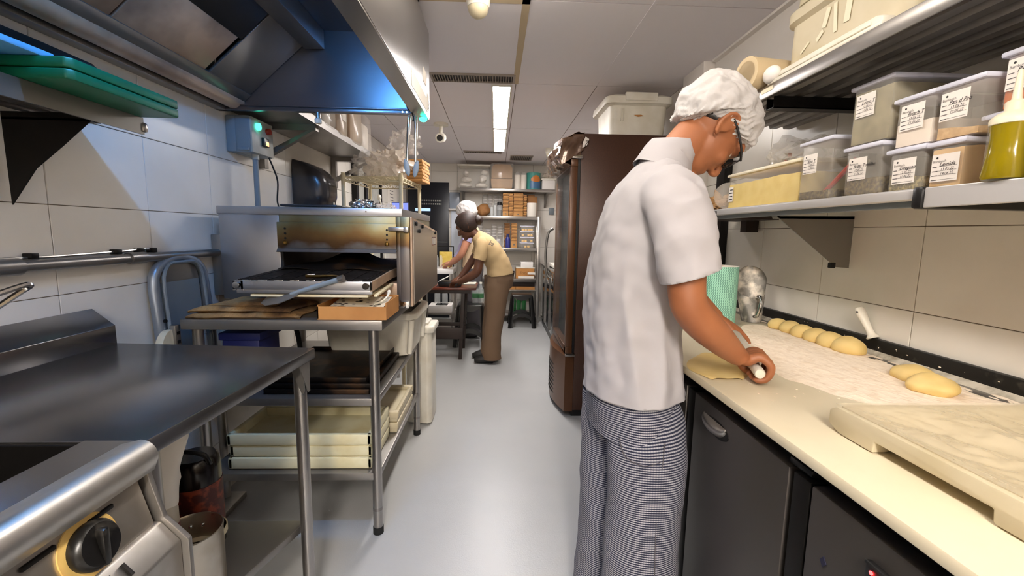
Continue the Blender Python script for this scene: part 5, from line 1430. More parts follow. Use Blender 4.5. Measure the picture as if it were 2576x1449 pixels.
o = obj('plastic_bag', MB().blob((.75, 6.42, 2.155), (.085, .09, .055), .03, 51, 20, 4, ridge=True, flat=-.055), 'bag_dense', smooth=25); tag(o, 'crumpled clear bag on the small white lidded box', 'bag')

# second shelf
CUPG = 'tall clear cup stacks on the back shelves'
def cup_stack(x, y, z, h, r, lb):
    t = thing('cup_stack', lb, 'cups', (x, y, z), CUPG)
    obj('sleeve', MB().lathe([(0, .001), (r * .75, .001), (r, h * .9), (r, h), (r * .9, h), (0, h * .96)], (x, y, z), 20), 'cup_clear', t)
    for k in range(4):
        obj('rim', MB().lathe([(r * .9, 0), (r * 1.02, 0), (r * 1.02, .008), (r * .9, .008)], (x, y, z + h * (.5 + .13 * k)), 20), 'white_case', t)
for k, (x, lb) in enumerate(((-.17, 'tall stack of clear cups just left of the brown bread bag'), (-.09, 'tall stack of clear cups behind the brown bread bag'), (-.005, 'tall stack of clear cups behind the two glasses'), (.055, 'tall stack of clear cups behind the dark flask'))):
    cup_stack(x, 6.55, 1.553, .32, .036, lb)
o = obj('bread_bag', MB().blob((-.19, 6.42, 1.635), (.10, .09, .095), .018, 3, 14, 4, flat=-.08), 'kraft_dark', smooth=50); tag(o, 'round brown paper bread bag on the second back shelf', 'bag')
for k, (x, h, lb) in enumerate(((-.065, .13, 'shorter clear glass tumbler on the second back shelf'), (-.02, .155, 'taller clear glass tumbler beside the dark flask'))):
    o = obj('tumbler', MB().lathe([(0, .002), (.02, .002), (.022, h), (.019, h), (.018, .01), (0, .01)], (x, 6.34, 1.5535), 18), 'clear_pet'); tag(o, lb, 'glass', 'glass tumblers on the back shelf')
t = thing('flask', 'clear flask with a black lid on the second back shelf', 'flask', (.045, 6.36, 1.553))
obj('body', MB().lathe([(0, .001), (.036, .001), (.037, .12), (.03, .15), (.03, .16), (0, .16)], (.045, 6.36, 1.553), 22), 'clear_pet', t)
obj('filling', MB().lathe([(0, .004), (.032, .004), (.032, .09), (0, .09)], (.045, 6.36, 1.553), 18), 'dark_grey_plastic', t)
obj('lid', MB().lathe([(0, .158), (.033, .158), (.034, .195), (.022, .205), (0, .205)], (.045, 6.36, 1.553), 20).tube([(.07, 6.36, 1.72), (.09, 6.36, 1.73), (.088, 6.36, 1.69)], .006, 6), 'black_plastic', t)
def box_stack(x0, x1, z, h, n, lb, y0=6.30, big=None, m='kraft'):
    t = thing('box_stack', lb, 'box stack', ((x0 + x1) / 2, 6.4, z), 'stacks of folded kraft boxes')
    zz = z + .001
    if big:
        o = obj('carton', MB().box(x0, x1, y0, y0 + .2, zz, zz + big, .002), m, t, smooth=0)
        obj('emblem', MB().box((x0 + x1) / 2 - .012, (x0 + x1) / 2 + .012, y0 - .001, y0, zz + big * .35, zz + big * .6), 'ink_grey', o)
        zz += big
        h -= big
    for k in range(n):
        j = .003 * ((k * 7) % 3 - 1)
        obj('carton', MB().box(x0 + j, x1 + j, y0 + j, y0 + .2 + j, zz + h * k / n, zz + h * (k + .82) / n), m if k % 3 else 'kraft_dark', t, smooth=0)
box_stack(.094, .175, 1.553, .325, 14, 'left stack of folded kraft boxes beside the dark flask', big=.07)
box_stack(.183, .238, 1.553, .325, 14, 'narrow stack of kraft boxes, second from the flask')
box_stack(.247, .385, 1.553, .335, 16, 'widest stack of kraft boxes with a printed bottom carton', big=.06)
box_stack(.392, .44, 1.553, .31, 13, 'thin stack of kraft boxes behind the white roll', y0=6.34)
o = obj('carton_box', MB().box(.45, .60, 6.42, 6.6, 1.554, 1.85, .002).box(.46, .56, 6.43, 6.6, 1.85, 1.87), 'kraft_dark'); tag(o, 'darker plain carton behind the white roll', 'box')
o = obj('paper_roll', MB().lathe([(.02, 0), (.068, 0), (.07, .004), (.07, .192), (.068, .196), (.02, .196)], (.516, 6.355, 1.554), 30), 'paper'); tag(o, 'bare white paper roll standing on the second back shelf', 'paper roll')
# third shelf
for k, (x, h, lb) in enumerate(((-.24, .34, 'tall clear cup stack on the third shelf behind the man'), (-.12, .27, 'shorter clear cup stack on the third shelf'), (-.03, .34, 'tall clear cup stack in the middle of the third shelf'), (.06, .33, 'tall clear cup stack beside the dark blue bottle'))):
    cup_stack(x, 6.5, 1.10, h, .038, lb)
cup_stack(.03, 6.34, 1.10, .13, .03, 'small short cup stack in front on the third shelf')
t = thing('blue_bottle', 'dark blue bottle on the third back shelf', 'bottle', (.173, 6.33, 1.10))
obj('body', MB().lathe([(0, .001), (.034, .001), (.035, .01), (.035, .12), (.022, .155), (0, .155)], (.173, 6.33, 1.10), 22), 'blue_bottle', t)
obj('cap', MB().lathe([(0, .154), (.021, .154), (.021, .20), (0, .2)], (.173, 6.33, 1.10), 18), 'navy', t)
box_stack(.125, .205, 1.10, .36, 16, 'stack of dark kraft boxes behind the blue bottle', y0=6.40, m='kraft_dark')
box_stack(.222, .305, 1.10, .36, 16, 'stack of kraft boxes beside the butter tubs', big=.10)
for k in range(4):
    z = 1.101 + .081 * k
    t = thing('butter_tub', ['bottom', 'second', 'third', 'topmost'][k] + ' clear tub of butter pats in the far stack', 'tub', (.45, 6.4, z), 'clear tubs of butter pats')
    obj('tub', MB().prism([(.365, z), (.54, z), (.548, z + .065), (.357, z + .065)], 1, 6.31, 6.5, .006), 'clear_pp', t)
    obj('lid', MB().box(.35, .555, 6.30, 6.51, z + .066, z + .078, .003), 'clear_lid', t)
    for j in range(4):
        if k == 3 or (k + j) % 3:
            obj('butter_pat', MB().box(.374 + .042 * j, .408 + .042 * j, 6.325, 6.37, z + .005, z + .036, .004), 'butter_pats', t)
# lower levels
t = thing('carton_box', 'printed cardboard carton on the low back shelf', 'box', (.42, 6.4, .65))
obj('carton', MB().box(.30, .57, 6.30, 6.56, .651, .80, .003), 'carton', t, smooth=0)
lettering('carton_print', 'food', .07, Matrix(((1, 0, 0, .36), (0, 0, -1, 6.2985), (0, 1, 0, .715), (0, 0, 0, 1))), 'kraft_dark', t)
obj('papers', MB().box(.33, .56, 6.285, 6.299, .655, .69).box(.47, .58, 6.285, 6.299, .715, .745), 'paper', t, smooth=0)
o = obj('tray_lid', MB().box(.30, .58, 6.30, 6.58, .801, .815, .005), 'white_plastic'); tag(o, 'white tray lid lying on the printed carton', 'lid')
o = obj('white_box', MB().box(.37, .55, 6.32, 6.5, .816, .895, .004), 'white_case'); tag(o, 'plain white box on the tray lid', 'box')
o = obj('wicker_basket', MB().lathe([(0, 0), (.07, 0), (.085, .10), (.08, .10), (.066, .01), (0, .01)], (.20, 6.42, .651), 20), 'wood_dark'); tag(o, 'dark round basket beside the printed carton', 'basket')
t = thing('bottle_crate', 'dark crate under the low back shelf', 'crate', (.35, 6.42, .47))
obj('crate', MB().box(-.1, .58, 6.32, 6.58, .532, .596, .004), 'wood_dark', t)
obj('cartons', MB().box(-.1, .30, 6.31, 6.58, .485, .53, .002).box(.304, .58, 6.31, 6.58, .485, .53, .002), 'carton', t, smooth=0)
t['label'] = 'dark crate over brown cartons hanging below the low shelf'
obj('rail', MB().box(-.46, .60, 6.30, 6.32, .47, .485).box(-.46, .6, 6.56, 6.58, .47, .485), 'steel', t)
for k, (x, mt, lb) in enumerate(((.02, 'can_blue', 'blue cleaning bottle on the bottom shelf beside the woman'), (.075, 'label_yellow', 'yellow and green cleaning bottle on the bottom shelf'), (.13, 'white_plastic', 'white cleaning bottle on the bottom shelf'))):
    t = thing('cleaning_bottle', lb, 'bottle', (x, 6.36, .13), 'cleaning bottles on the bottom shelf')
    obj('body', MB().lathe([(0, .001), (.026, .001), (.027, .15), (.012, .19), (.012, .21), (0, .21)], (x, 6.36, .13), 16), mt, t)
    obj('cap', MB().lathe([(0, .209), (.014, .209), (.014, .235), (0, .235)], (x, 6.36, .13), 12), 'green_pet', t)
for k in range(3):
    x = .28 + .075 * k
    t = thing('drink_bottle', ['left', 'middle', 'right'][k] + ' green plastic bottle behind the far black stool', 'bottle', (x, 6.42, .13), 'green bottles behind the stool')
    obj('body', MB().lathe([(0, .001), (.033, .001), (.034, .17), (.012, .23), (.012, .25), (0, .25)], (x, 6.42, .13), 16), 'green_pet', t)
    obj('cap', MB().lathe([(0, .249), (.014, .249), (.014, .27), (0, .27)], (x, 6.42, .13), 12), 'white_plastic', t)

# low glass-fronted counter behind the brown fridge
t = thing('display_counter', 'low black glass-door counter along the far right wall', 'counter', (.95, 5.0, 0))
obj('carcass', MB().box(.70, 1.25, 3.8, 6.25, .10, .86), 'fridge_black', t, smooth=0)
obj('plinth', MB().box(.69, 1.25, 3.8, 6.25, 0, .10), 'black_plastic', t)
obj('top', MB().box(.655, 1.25, 3.78, 6.27, .86, .885, .004), 'dark_glass', t)
for k in range(5):
    y0 = 3.84 + .48 * k
    d = obj('door', MB().box(.665, .695, y0, y0 + .465, .12, .85, .003), 'dark_glass', t)
    obj('door_trim', MB().box(.66, .666, y0, y0 + .012, .12, .85).box(.66, .666, y0 + .453, y0 + .465, .12, .85), 'steel', d, smooth=0)
o = obj('papers', MB().box(.72, 1.0, 5.2, 5.8, .886, .93, .006), 'paper'); tag(o, 'pile of papers on the black display counter', 'papers')
o = obj('wall_socket', MB().box(.80, .88, 6.63, 6.648, 1.60, 1.70, .004), 'grey_box'); tag(o, 'small grey socket on the back wall beside the shelves', 'socket')

# ------------------------------------------------------------------ folding table and stools
t = thing('folding_table', 'red-brown wooden folding table in front of the woman', 'table', (-.5, 4.6, 0))
obj('top', MB().box(-.92, -.195, 4.36, 4.86, .732, .755, .004), 'wood_red', t)
obj('apron', MB().box(-.90, -.25, 4.38, 4.40, .695, .732).box(-.90, -.25, 4.82, 4.84, .695, .732), 'wood_dark', t)
for y in (4.385, 4.825):
    for (xa, xb) in ((-.33, -.36), (-.80, -.77)):
        obj('leg', MB().prism([(xa - .018, .70), (xa + .018, .70), (xb + .018, 0), (xb - .018, 0)], 1, y, y + .022, .002), 'wood_dark', t)
obj('stretcher', MB().box(-.79, -.33, 4.383, 4.41, .215, .335, .004), 'wood_dark', t)
obj('stretcher', MB().box(-.79, -.33, 4.82, 4.85, .26, .30, .004), 'wood_dark', t)
def stool(x, y, s, lb):
    t = thing('plastic_stool', lb, 'stool', (x, y, 0), 'black plastic stools')
    h = .46 * s; w = .145; b = .185
    seat = MB()
    seat.box(x - w, x + w, y - w, y + w, h - .03, h, .012, 3)
    obj('seat', seat, 'stool_black', t)
    sk = MB()
    for (ax, sg) in (('x', -1), ('x', 1), ('y', -1), ('y', 1)):
        def P(u, zz, off):
            k = w + (b - w) * (1 - zz / h)
            return (x + u * k, y + sg * (k + off), zz) if ax == 'x' else (x + sg * (k + off), y + u * k, zz)
        for sgn in (-1, 1):
            sk.rings([[P(sgn * 1.0, z, .0), P(sgn * (.74 - .02 * (h - z)), z, .0), P(sgn * (.74 - .02 * (h - z)), z, -.02), P(sgn * 1.0, z, -.02)] for z in (0, h * .3, h * .6, h - .02)])
        n = 10
        sk.rings([[P(u, h * .22 + .06 * (1 - (u / .8) ** 2), 0.0), P(u, h * .22 + .06 * (1 - (u / .8) ** 2) + .05, 0.0), P(u, h * .22 + .06 * (1 - (u / .8) ** 2) + .05, -.012), P(u, h * .22 + .06 * (1 - (u / .8) ** 2), -.012)] for u in [-.8 + 1.6 * k / n for k in range(n + 1)]])
        sk.rings([[P(u, h - .075 + .05 * (1 - (u / .8) ** 2) * -1 + .05, 0.0), P(u, h - .012, 0.0), P(u, h - .012, -.012), P(u, h - .075 + .05 * (1 - (u / .8) ** 2) * -1 + .05, -.012)][::1] for u in [-.8 + 1.6 * k / n for k in range(n + 1)]])
    obj('leg_frame', sk, 'stool_black', t, smooth=50)
    for (u, v) in ((-1, -1), (1, -1), (1, 1), (-1, 1)):
        obj('leg', MB().tube([(x + u * b * .93, y + v * b * .93, 0), (x + u * w * .9, y + v * w * .9, h - .02)], [.026, .02], 8), 'stool_black', t)
stool(.375, 6.05, 1.0, 'black plastic stool tucked under the far shelf unit')
stool(-.29, 5.03, 1.06, 'black plastic stool behind the folding table')
# on and under the folding table
t = thing('food_tray', 'open black takeaway tray on the folding table', 'tray', (-.46, 4.5, .755))
obj('base', MB().prism([(-.58, .757), (-.36, .757), (-.345, .805), (-.595, .805)], 1, 4.42, 4.60, .004), 'black_plastic', t)
obj('lid', MB().grid(lambda u, v: (-.59 + .10 * u, 4.42 + .18 * v, .808 + .05 * u), 6, 6, .003), 'white_case', t)
o = obj('plate', MB().box(-.36, -.215, 4.62, 4.80, .7555, .766, .003), 'white_plastic'); tag(o, 'flat white tray at the far side of the folding table', 'tray')
o = obj('net_bag', MB().blob((-.70, 4.52, .772), (.07, .06, .018), .01, 4, 30, 3, flat=-.016), 'bag_film', smooth=30); tag(o, 'small clear bag on the folding table beside the oven', 'bag')
t = thing('low_rack', 'low white rack of boxes seen beneath the folding table', 'rack', (-.62, 5.1, 0))
for z in (.18, .36):
    obj('shelf', MB().box(-.85, -.48, 4.96, 5.3, z, z + .015), 'steel', t)
for (x, y) in ((-.85, 4.96), (-.49, 4.96), (-.85, 5.29), (-.49, 5.29)):
    obj('post', MB().box(x, x + .014, y, y + .014, 0, .62), 'steel', t, smooth=0)
o = obj('white_box', MB().box(-.76, -.52, 5.0, 5.25, .196, .255, .004), 'white_case'); tag(o, 'flat white box on the lower shelf of the low rack', 'box')
o = obj('white_box', MB().box(-.78, -.51, 5.0, 5.25, .376, .46, .004), 'white_case'); tag(o, 'white box holding the phone on the low rack', 'box')
o = obj('smartphone', MB().box(-.70, -.56, 5.02, 5.16, .4605, .47, .004), 'dark_glass'); tag(o, 'dark smartphone lying on the white box', 'phone')
for k, x in enumerate((-.70, -.61)):
    o = obj('clear_jar', MB().lathe([(0, 0), (.035, 0), (.036, .11), (.03, .12), (0, .12)], (x, 5.2, .461), 18), 'clear_pet'); tag(o, ('left' if k == 0 else 'right') + ' clear jar behind the smartphone', 'jar', 'clear jars on the low rack')
# white counter where the man works
t = thing('white_counter', 'narrow white counter under the man\'s hand', 'counter', (-.72, 5.4, 0))
obj('top', MB().box(-.95, -.52, 5.32, 5.75, .80, .86, .004), 'white_enamel', t)
for (x, y) in ((-.93, 5.34), (-.55, 5.34), (-.93, 5.72), (-.55, 5.72)):
    obj('leg', MB().box(x, x + .025, y, y + .025, 0, .80), 'steel', t, smooth=0)
obj('frame', MB().box(-.78, -.77, 5.7, 5.71, .86, 1.13).box(-.56, -.55, 5.7, 5.71, .86, 1.13).box(-.78, -.55, 5.7, 5.71, 1.12, 1.13), 'black_metal', t, smooth=0)
o = obj('chopping_board', MB().box(-.735, -.57, 5.66, 5.675, .861, 1.06, .004), 'butter'); tag(o, 'yellowish board standing on the white counter', 'board')
for k in range(3):
    x = -.80 + .05 * k
    o = obj('clear_bottle', MB().lathe([(0, 0), (.02, 0), (.021, .12), (.009, .16), (0, .16)], (x, 5.55, .861), 14), 'clear_pet'); tag(o, ['left', 'middle', 'right'][k] + ' clear bottle on the white counter', 'bottle', 'bottles on the white counter')
for k, (x, y) in enumerate(((-.24, 5.05), (-.175, 5.05))):
    t = thing('water_bottle', ('left' if k == 0 else 'right') + ' clear water bottle with green label on the stool', 'bottle', (x, y, 0.49), 'water bottles on the stool')
    zz = .489
    obj('body', MB().lathe([(0, .001), (.036, .001), (.038, .02), (.038, .15), (.015, .21), (.015, .225), (0, .225)], (x, 5.08, zz), 18), 'clear_pet', t)
    obj('label', MB().lathe([(.0385, .06), (.0388, .06), (.0388, .11), (.0385, .11)], (x, 5.08, zz), 18), 'green_pet', t)
    obj('cap', MB().lathe([(0, .224), (.017, .224), (.017, .245), (0, .245)], (x, 5.08, zz), 12), 'white_plastic', t)
# ------------------------------------------------------------------ people
def limb(mb, pts, side=(0, 1, 0), n=24, k=5, cap=True, disp=None, uv=False, expo=2.0):
    """pts: (x, y, z, ra, rb); ra along side, rb across it"""
    R_ = catmull(pts, k)
    P = [Vector(p[:3]) for p in R_]
    rings = []
    for i, p in enumerate(R_):
        tt = (P[min(i + 1, len(P) - 1)] - P[max(i - 1, 0)]).normalized()
        a = Vector(side); a = (a - tt * a.dot(tt)).normalized()
        b = tt.cross(a)
        ring = []
        for j in range(n):
            th = 2 * PI * j / n
            c, s_ = math.cos(th), math.sin(th)
            if expo != 2.0:
                c = math.copysign(abs(c) ** (2 / expo), c); s_ = math.copysign(abs(s_) ** (2 / expo), s_)
            q = P[i] + a * (p[3] * c) + b * (p[4] * s_)
            if disp:
                q = q + (q - P[i]).normalized() * disp(q, th, i / (len(R_) - 1))
            ring.append(q)
        rings.append(ring)
    mb.rings(rings, True, cap, cap, uv)
    return mb

def ell(mb, c, rad, f=(1, 0, 0), u=(0, 0, 1), sub=3):
    mb.blob((0, 0, 0), rad, sub=sub, M=frame((0, 0, 0), f, u).to_3x3())
    k = 10 * 4 ** (sub) // 1
    n = len(mb.v)
    cnt = {1: 12, 2: 42, 3: 162, 4: 642, 5: 2562}[sub]
    for i in range(n - cnt, n):
        mb.v[i] = mb.v[i] + Vector(c)
    return mb

def skin_union(name, mb, m, parent, voxel, smooth_it=4, factor=.5):
    """one continuous surface out of overlapping closed shapes"""
    org = ORG[parent.name_full]
    me = bpy.data.meshes.new(name)
    me.from_pydata([tuple(p - org) for p in mb.v], [], mb.f)
    bm = bmesh.new(); bm.from_mesh(me); bmesh.ops.recalc_face_normals(bm, faces=bm.faces); bm.to_mesh(me); bm.free()
    o = bpy.data.objects.new(name, me); COL.objects.link(o)
    r = o.modifiers.new('r', 'REMESH'); r.mode = 'VOXEL'; r.voxel_size = voxel
    s_ = o.modifiers.new('s', 'SMOOTH'); s_.iterations = smooth_it; s_.factor = factor
    bpy.context.view_layer.update()
    m2 = bpy.data.meshes.new_from_object(o.evaluated_get(bpy.context.evaluated_depsgraph_get()))
    o.modifiers.clear(); o.data = m2; m2.name = name
    m2.materials.clear(); m2.materials.append(MATS[m]); m2.shade_smooth()
    o.parent = parent; ORG[o.name_full] = org
    return o

def head(mb, c, f, u, k=1.0, jaw=1.0):
    f = Vector(f).normalized(); u = Vector(u); s_ = u.cross(f).normalized(); u = f.cross(s_)
    H = lambda a, b, d: Vector(c) + (f * a + s_ * b + u * d) * k
    E = lambda p, r, sub=3: ell(mb, H(*p), [q * k for q in r], f, u, sub)
    E((-.012, 0, .025), (.098, .077, .092), 4)          # cranium
    E((.030, 0, -.015), (.068, .066, .080), 3)          # face
    E((.036, 0, -.068), (.056 * jaw, .050, .046), 3)    # jaw
    E((.080, 0, -.100), (.020, .022, .017), 2)          # chin
    E((.070, 0, .040), (.030, .058, .026), 3)           # brow
    for b in (-1, 1):
        E((.062, b * .040, -.022), (.028, .022, .022), 2)   # cheek
        limb(mb, [(*H(.012, b * .074, .012), .006 * k, .006 * k), (*H(.004, b * .086, .030), .0055 * k, .0055 * k), (*H(-.016, b * .092, .032), .0055 * k, .0055 * k), (*H(-.029, b * .092, .012), .0055 * k, .0055 * k), (*H(-.022, b * .087, -.014), .0055 * k, .0055 * k), (*H(-.006, b * .080, -.030), .007 * k, .007 * k), (*H(.004, b * .076, -.028), .006 * k, .006 * k)], f, 8, 3)  # ear rim
        E((-.010, b * .079, .004), (.022, .007, .030), 3)  # ear
        E((.093, b * .011, -.036), (.010, .009, .008), 2)   # nostril wings
    limb(mb, [(*H(.088, 0, .018), .007 * k, .007 * k), (*H(.103, 0, -.006), .008 * k, .009 * k), (*H(.116, 0, -.028), .0105 * k, .010 * k), (*H(.100, 0, -.040), .009 * k, .008 * k)], s_, 10, 3)
    E((.088, 0, -.062), (.012, .022, .006), 2)          # lips
    E((.086, 0, -.072), (.011, .019, .006), 2)
    return H, f, s_, u

def eyes(H, f, parent):
    for b in (-1, 1):
        e = obj('eye', MB().blob(H(.0725, b * .031, .008), (.0115, .0115, .0115), sub=3), 'eye_white', parent)
        obj('iris', MB().blob(H(.0815, b * .031, .005), (.0042, .0042, .0042), sub=2), 'hair', e)

def finger(mb, pts, r0, r1):
    n = len(pts)
    limb(mb, [(*p, r0 + (r1 - r0) * i / (n - 1), r0 + (r1 - r0) * i / (n - 1)) for i, p in enumerate(pts)], (.3, .9, .2), 10, 3)
    ell(mb, pts[-1], (r1, r1, r1), sub=2)
    ell(mb, pts[0], (r0, r0, r0), sub=2)

def hand(mb, w, d, nrm, side, k=1.0, curl=.9):
    """w wrist, d along the hand, nrm out of the palm, side: +1/-1 thumb side"""
    d = Vector(d).normalized(); nrm = Vector(nrm); s_ = d.cross(nrm).normalized() * side; nrm = (nrm - d * nrm.dot(d)).normalized()
    w = Vector(w)
    limb(mb, [(*w, .024 * k, .018 * k), (*(w + d * .03 * k), .032 * k, .017 * k), (*(w + d * .07 * k), .040 * k, .014 * k), (*(w + d * .088 * k), .040 * k, .012 * k)], s_, 18, 3)
    for i, (o_, L) in enumerate(((.028, .92), (.009, 1.0), (-.010, .95), (-.028, .76))):
        p = w + d * .086 * k + s_ * o_ * k
        a = 0; pts = [p]
        for seg, ln in enumerate((.042, .026, .020)):
            a += curl * (.45, .75, .55)[seg]
            p = p + (d * math.cos(a) + nrm * math.sin(a)) * ln * L * k
            pts.append(p)
        finger(mb, pts, .0092 * k, .0075 * k)
    p0 = w + d * .028 * k + s_ * .026 * k
    pts = [p0, p0 + (d * .028 + s_ * .022 + nrm * .012) * k, p0 + (d * .056 + s_ * .026 + nrm * .022) * k, p0 + (d * .078 + s_ * .020 + nrm * .032) * k]
    finger(mb, pts, .0115 * k, .0085 * k)

def cap_net(parent, H, f, s_, u, c0, rad, pl_pt, pl_n, m='hair_net', seed=3, k=1.0):
    C = H(*c0); p0 = H(pl_pt[0], 0, pl_pt[1]); n = (f * pl_n[0] + u * pl_n[1]).normalized()
    bm = bmesh.new(); bmesh.ops.create_icosphere(bm, subdivisions=6 if k == 1 else 5, radius=1)
    rim = []
    for v in bm.verts:
        q = v.co.copy()
        w = C + (f * q.x * rad[0] + s_ * q.y * rad[1] + u * q.z * rad[2])
        dd = (w - p0).dot(n) - .044 * min(1.3, (abs(q.y * rad[1]) / .085) ** 2) * max(0, 1 - abs((w - C).dot(f) - .0) / .075)
        rr = w - C
        wr = noise.noise(rr * 26 + Vector((seed, 0, 0)))
        wr2 = abs(noise.noise(Vector((rr.dot(s_) * 16, rr.dot(f) * 34, rr.dot(u) * 16)) + Vector((seed, 4, 4))))
        w += rr.normalized() * (.006 * wr + .017 * (.30 - wr2) + .006 * (.3 - abs(noise.noise(rr * 60 + Vector((9, seed, 0)))))) * k
        if dd < .02:
            ang = math.atan2(rr.dot(s_), rr.dot(f))
            w += rr.normalized() * .003 * math.sin(ang * 46) * k
        if dd < 0:
            ax = C - n * (C - p0).dot(n)
            w = w - n * dd * .96
            w = ax + (w - ax) * max(.5, (.965 + .4 * dd))
        v.co = w
    bm.verts.index_update()
    return obj('hair_net', MB().addbm(bm), m, parent, smooth=80)

# ---------------- chef at the worktop
ch = thing('person', 'chef in white jacket and checked trousers rolling dough at the worktop', 'person', (.40, 1.24, 0))
bd = MB()
f0 = Vector((.47, .10, -.88)); u0 = Vector((.87, .06, .47))
HC = (.603, 1.252, 1.612)
H, hf, hs, hu = head(bd, HC, f0, u0)
limb(bd, [(.445, 1.24, 1.43, .07, .06), (.475, 1.24, 1.50, .060, .056), (.515, 1.243, 1.555, .055, .055), (.56, 1.248, 1.60, .055, .058), (.60, 1.25, 1.63, .05, .05)])
limb(bd, [(.405, 1.24, .82, .11, .085), (.40, 1.24, 1.0, .125, .09), (.41, 1.24, 1.2, .135, .10), (.43, 1.24, 1.38, .15, .09), (.455, 1.24, 1.47, .10, .06)])
# right arm to the rolling pin
limb(bd, [(.442, 1.08, 1.43, .050, .052), (.444, 1.035, 1.36, .046, .050), (.446, .998, 1.26, .042, .046), (.448, .985, 1.185, .040, .043), (.460, .984, 1.147, .040, .042), (.500, .996, 1.108, .041, .042), (.553, 1.018, 1.067, .036, .037), (.605, 1.044, 1.028, .027, .029), (.628, 1.050, 1.012, .026, .024)], (0, 1, .2))
ell(bd, (.440, .980, 1.156), (.026, .026, .026), sub=3)
AX = Vector((.36, .93, .0)).normalized()
PA = Vector((.672, 1.045, .981))
e1 = Vector((AX.y, -AX.x, 0)); e2 = Vector((0, 0, 1))
def around(t_, ang, r):
    return PA + AX * t_ + (e1 * math.cos(math.radians(ang)) + e2 * math.sin(math.radians(ang))) * r
# back of the hand
for t_, r_ in ((-.012, .0), (.008, .0), (.028, .0), (.046, .0)):
    limb(bd, [(.618 + .012 * (t_ > 0), 1.05 + t_ * .5, 1.012 + .004, .017, .014), (*around(t_, 135, .036), .0155, .014), (*around(t_, 95, .038), .013, .0125), (*around(t_, 62, .037), .0115, .0115)], AX, 14, 4)
for i, (t_, L) in enumerate(((-.022, .8), (-.001, .95), (.020, 1.0), (.041, .92))):
    rr_w = .0225 + .0016 * (1 - abs(i - 1.5))
    finger(bd, [around(t_ + .002, 70, rr_w + .012), around(t_, 38, rr_w + .010), around(t_, 5, rr_w + .004), around(t_ - .001, -38, rr_w), around(t_ - .001, -78 * L - 10, rr_w - .001), around(t_, -118 * L - 12, rr_w - .002)], .0105, .0085)
finger(bd, [Vector((.628, 1.055, 1.004)), around(.052, 160, .034), around(.062, 195, .028), around(.058, 235, .0245), around(.05, 262, .0235)], .013, .009)
# left arm, mostly behind the body
limb(bd, [(.47, 1.39, 1.44, .055, .055), (.52, 1.45, 1.34, .048, .05), (.60, 1.50, 1.22, .042, .044), (.68, 1.50, 1.13, .040, .04), (.75, 1.485, 1.06, .032, .033), (.79, 1.478, 1.03, .026, .025)], (0, 1, 0))
hand(bd, (.79, 1.478, 1.03), (.75, -.05, -.42), (.1, .1, -1), -1, 1.0, .75)
# legs inside the trousers
for (x, y) in ((.425, 1.165), (.40, 1.32)):
    limb(bd, [(x, y, .86, .06, .07), (x, y, .75, .072, .08), (x, y, .5, .062, .065), (x, y, .3, .056, .06), (x, y, .09, .038, .042)])
skin_union('body', bd, 'skin', ch, .0042, 5, .5)
eyes(H, hf, ch)
# hair under the net
def sstep(x):
    x = min(1, max(0, x)); return x * x * (3 - 2 * x)
bm = bmesh.new(); bmesh.ops.create_icosphere(bm, subdivisions=5, radius=1)
for v in bm.verts:
    q = v.co
    a, b, d = -.012 + .1010 * q.x, .0797 * q.y, .025 + .0950 * q.z
    h1 = sstep((a - .040 - .3 * d) / .03); h2 = sstep((.012 + .72 * a - d) / .02)
    kk = 1 - .14 * max(h1, h2)
    v.co = H(-.012 + (a + .012) * kk, b * kk, .025 + (d - .025) * kk)
bm.verts.index_update()
obj('hair', MB().addbm(bm), 'hair', ch, smooth=80)
for b in (-1, 1):
    obj('eyebrow', MB().tube([H(.094, b * .016, .032), H(.093, b * .035, .036), H(.082, b * .052, .030)], [.003, .0035, .002], 6), 'hair', ch)
cap_net(ch, H, hf, hs, hu, (-.022, 0, .032), (.128, .100, .118), (-.005, -.008), (-.66, .75))
# glasses
gl = obj('glasses', MB().tube(catmull([tuple(H(-.012, -.086, .022)), tuple(H(.02, -.083, .024)), tuple(H(.07, -.074, .022)), tuple(H(.103, -.062, .016))], 4), .0032, 8)
         .tube(catmull([tuple(H(-.012, .086, .022)), tuple(H(.02, .083, .024)), tuple(H(.07, .074, .022)), tuple(H(.103, .062, .016))], 4), .0032, 8), 'black_plastic', ch)
for b in (-1, 1):
    ring = [H(.106 - .006 * abs(math.cos(t)), b * .034 + .027 * math.cos(t), .006 + .021 * math.sin(t)) for t in [2 * PI * k / 24 for k in range(24)]]
    obj('rim', MB().tube(ring, .0024, 6, True), 'black_plastic', gl)
    mb = MB(); mb.v = [Vector(p) for p in ring]; mb.f = [tuple(range(24))]
    obj('lens', mb, 'lens', gl)
obj('bridge', MB().tube([H(.106, -.008, .010), H(.110, 0, .013), H(.106, .008, .010)], .002, 6), 'black_plastic', gl)

# jacket: torso and sleeves grown into one cloth surface, cut open at hem, cuffs and neck
mb = MB()
limb(mb, [(.416, 1.240, .80, .192, .139), (.411, 1.24, .88, .186, .136), (.405, 1.24, 1.0, .172, .130), (.402, 1.24, 1.12, .166, .127), (.408, 1.24, 1.24, .166, .125), (.424, 1.24, 1.34, .172, .122), (.440, 1.24, 1.415, .176, .106), (.456, 1.24, 1.468, .140, .080), (.468, 1.24, 1.500, .095, .066), (.482, 1.24, 1.535, .070, .060)], (0, 1, 0), 64, 6, True, None, expo=2.3)
SA, SB = Vector((.450, .990, 1.25)), Vector((.461, .984, 1.19))
limb(mb, [(.436, 1.15, 1.452, .040, .062), (.438, 1.09, 1.425, .060, .077), (.440, 1.040, 1.375, .062, .076), (.444, 1.004, 1.31, .058, .070), (*SA, .058, .067), (*SB, .060, .068)], (0, 1, .35), 48, 6)
SC, SD = Vector((.53, 1.47, 1.31)), Vector((.58, 1.492, 1.22))
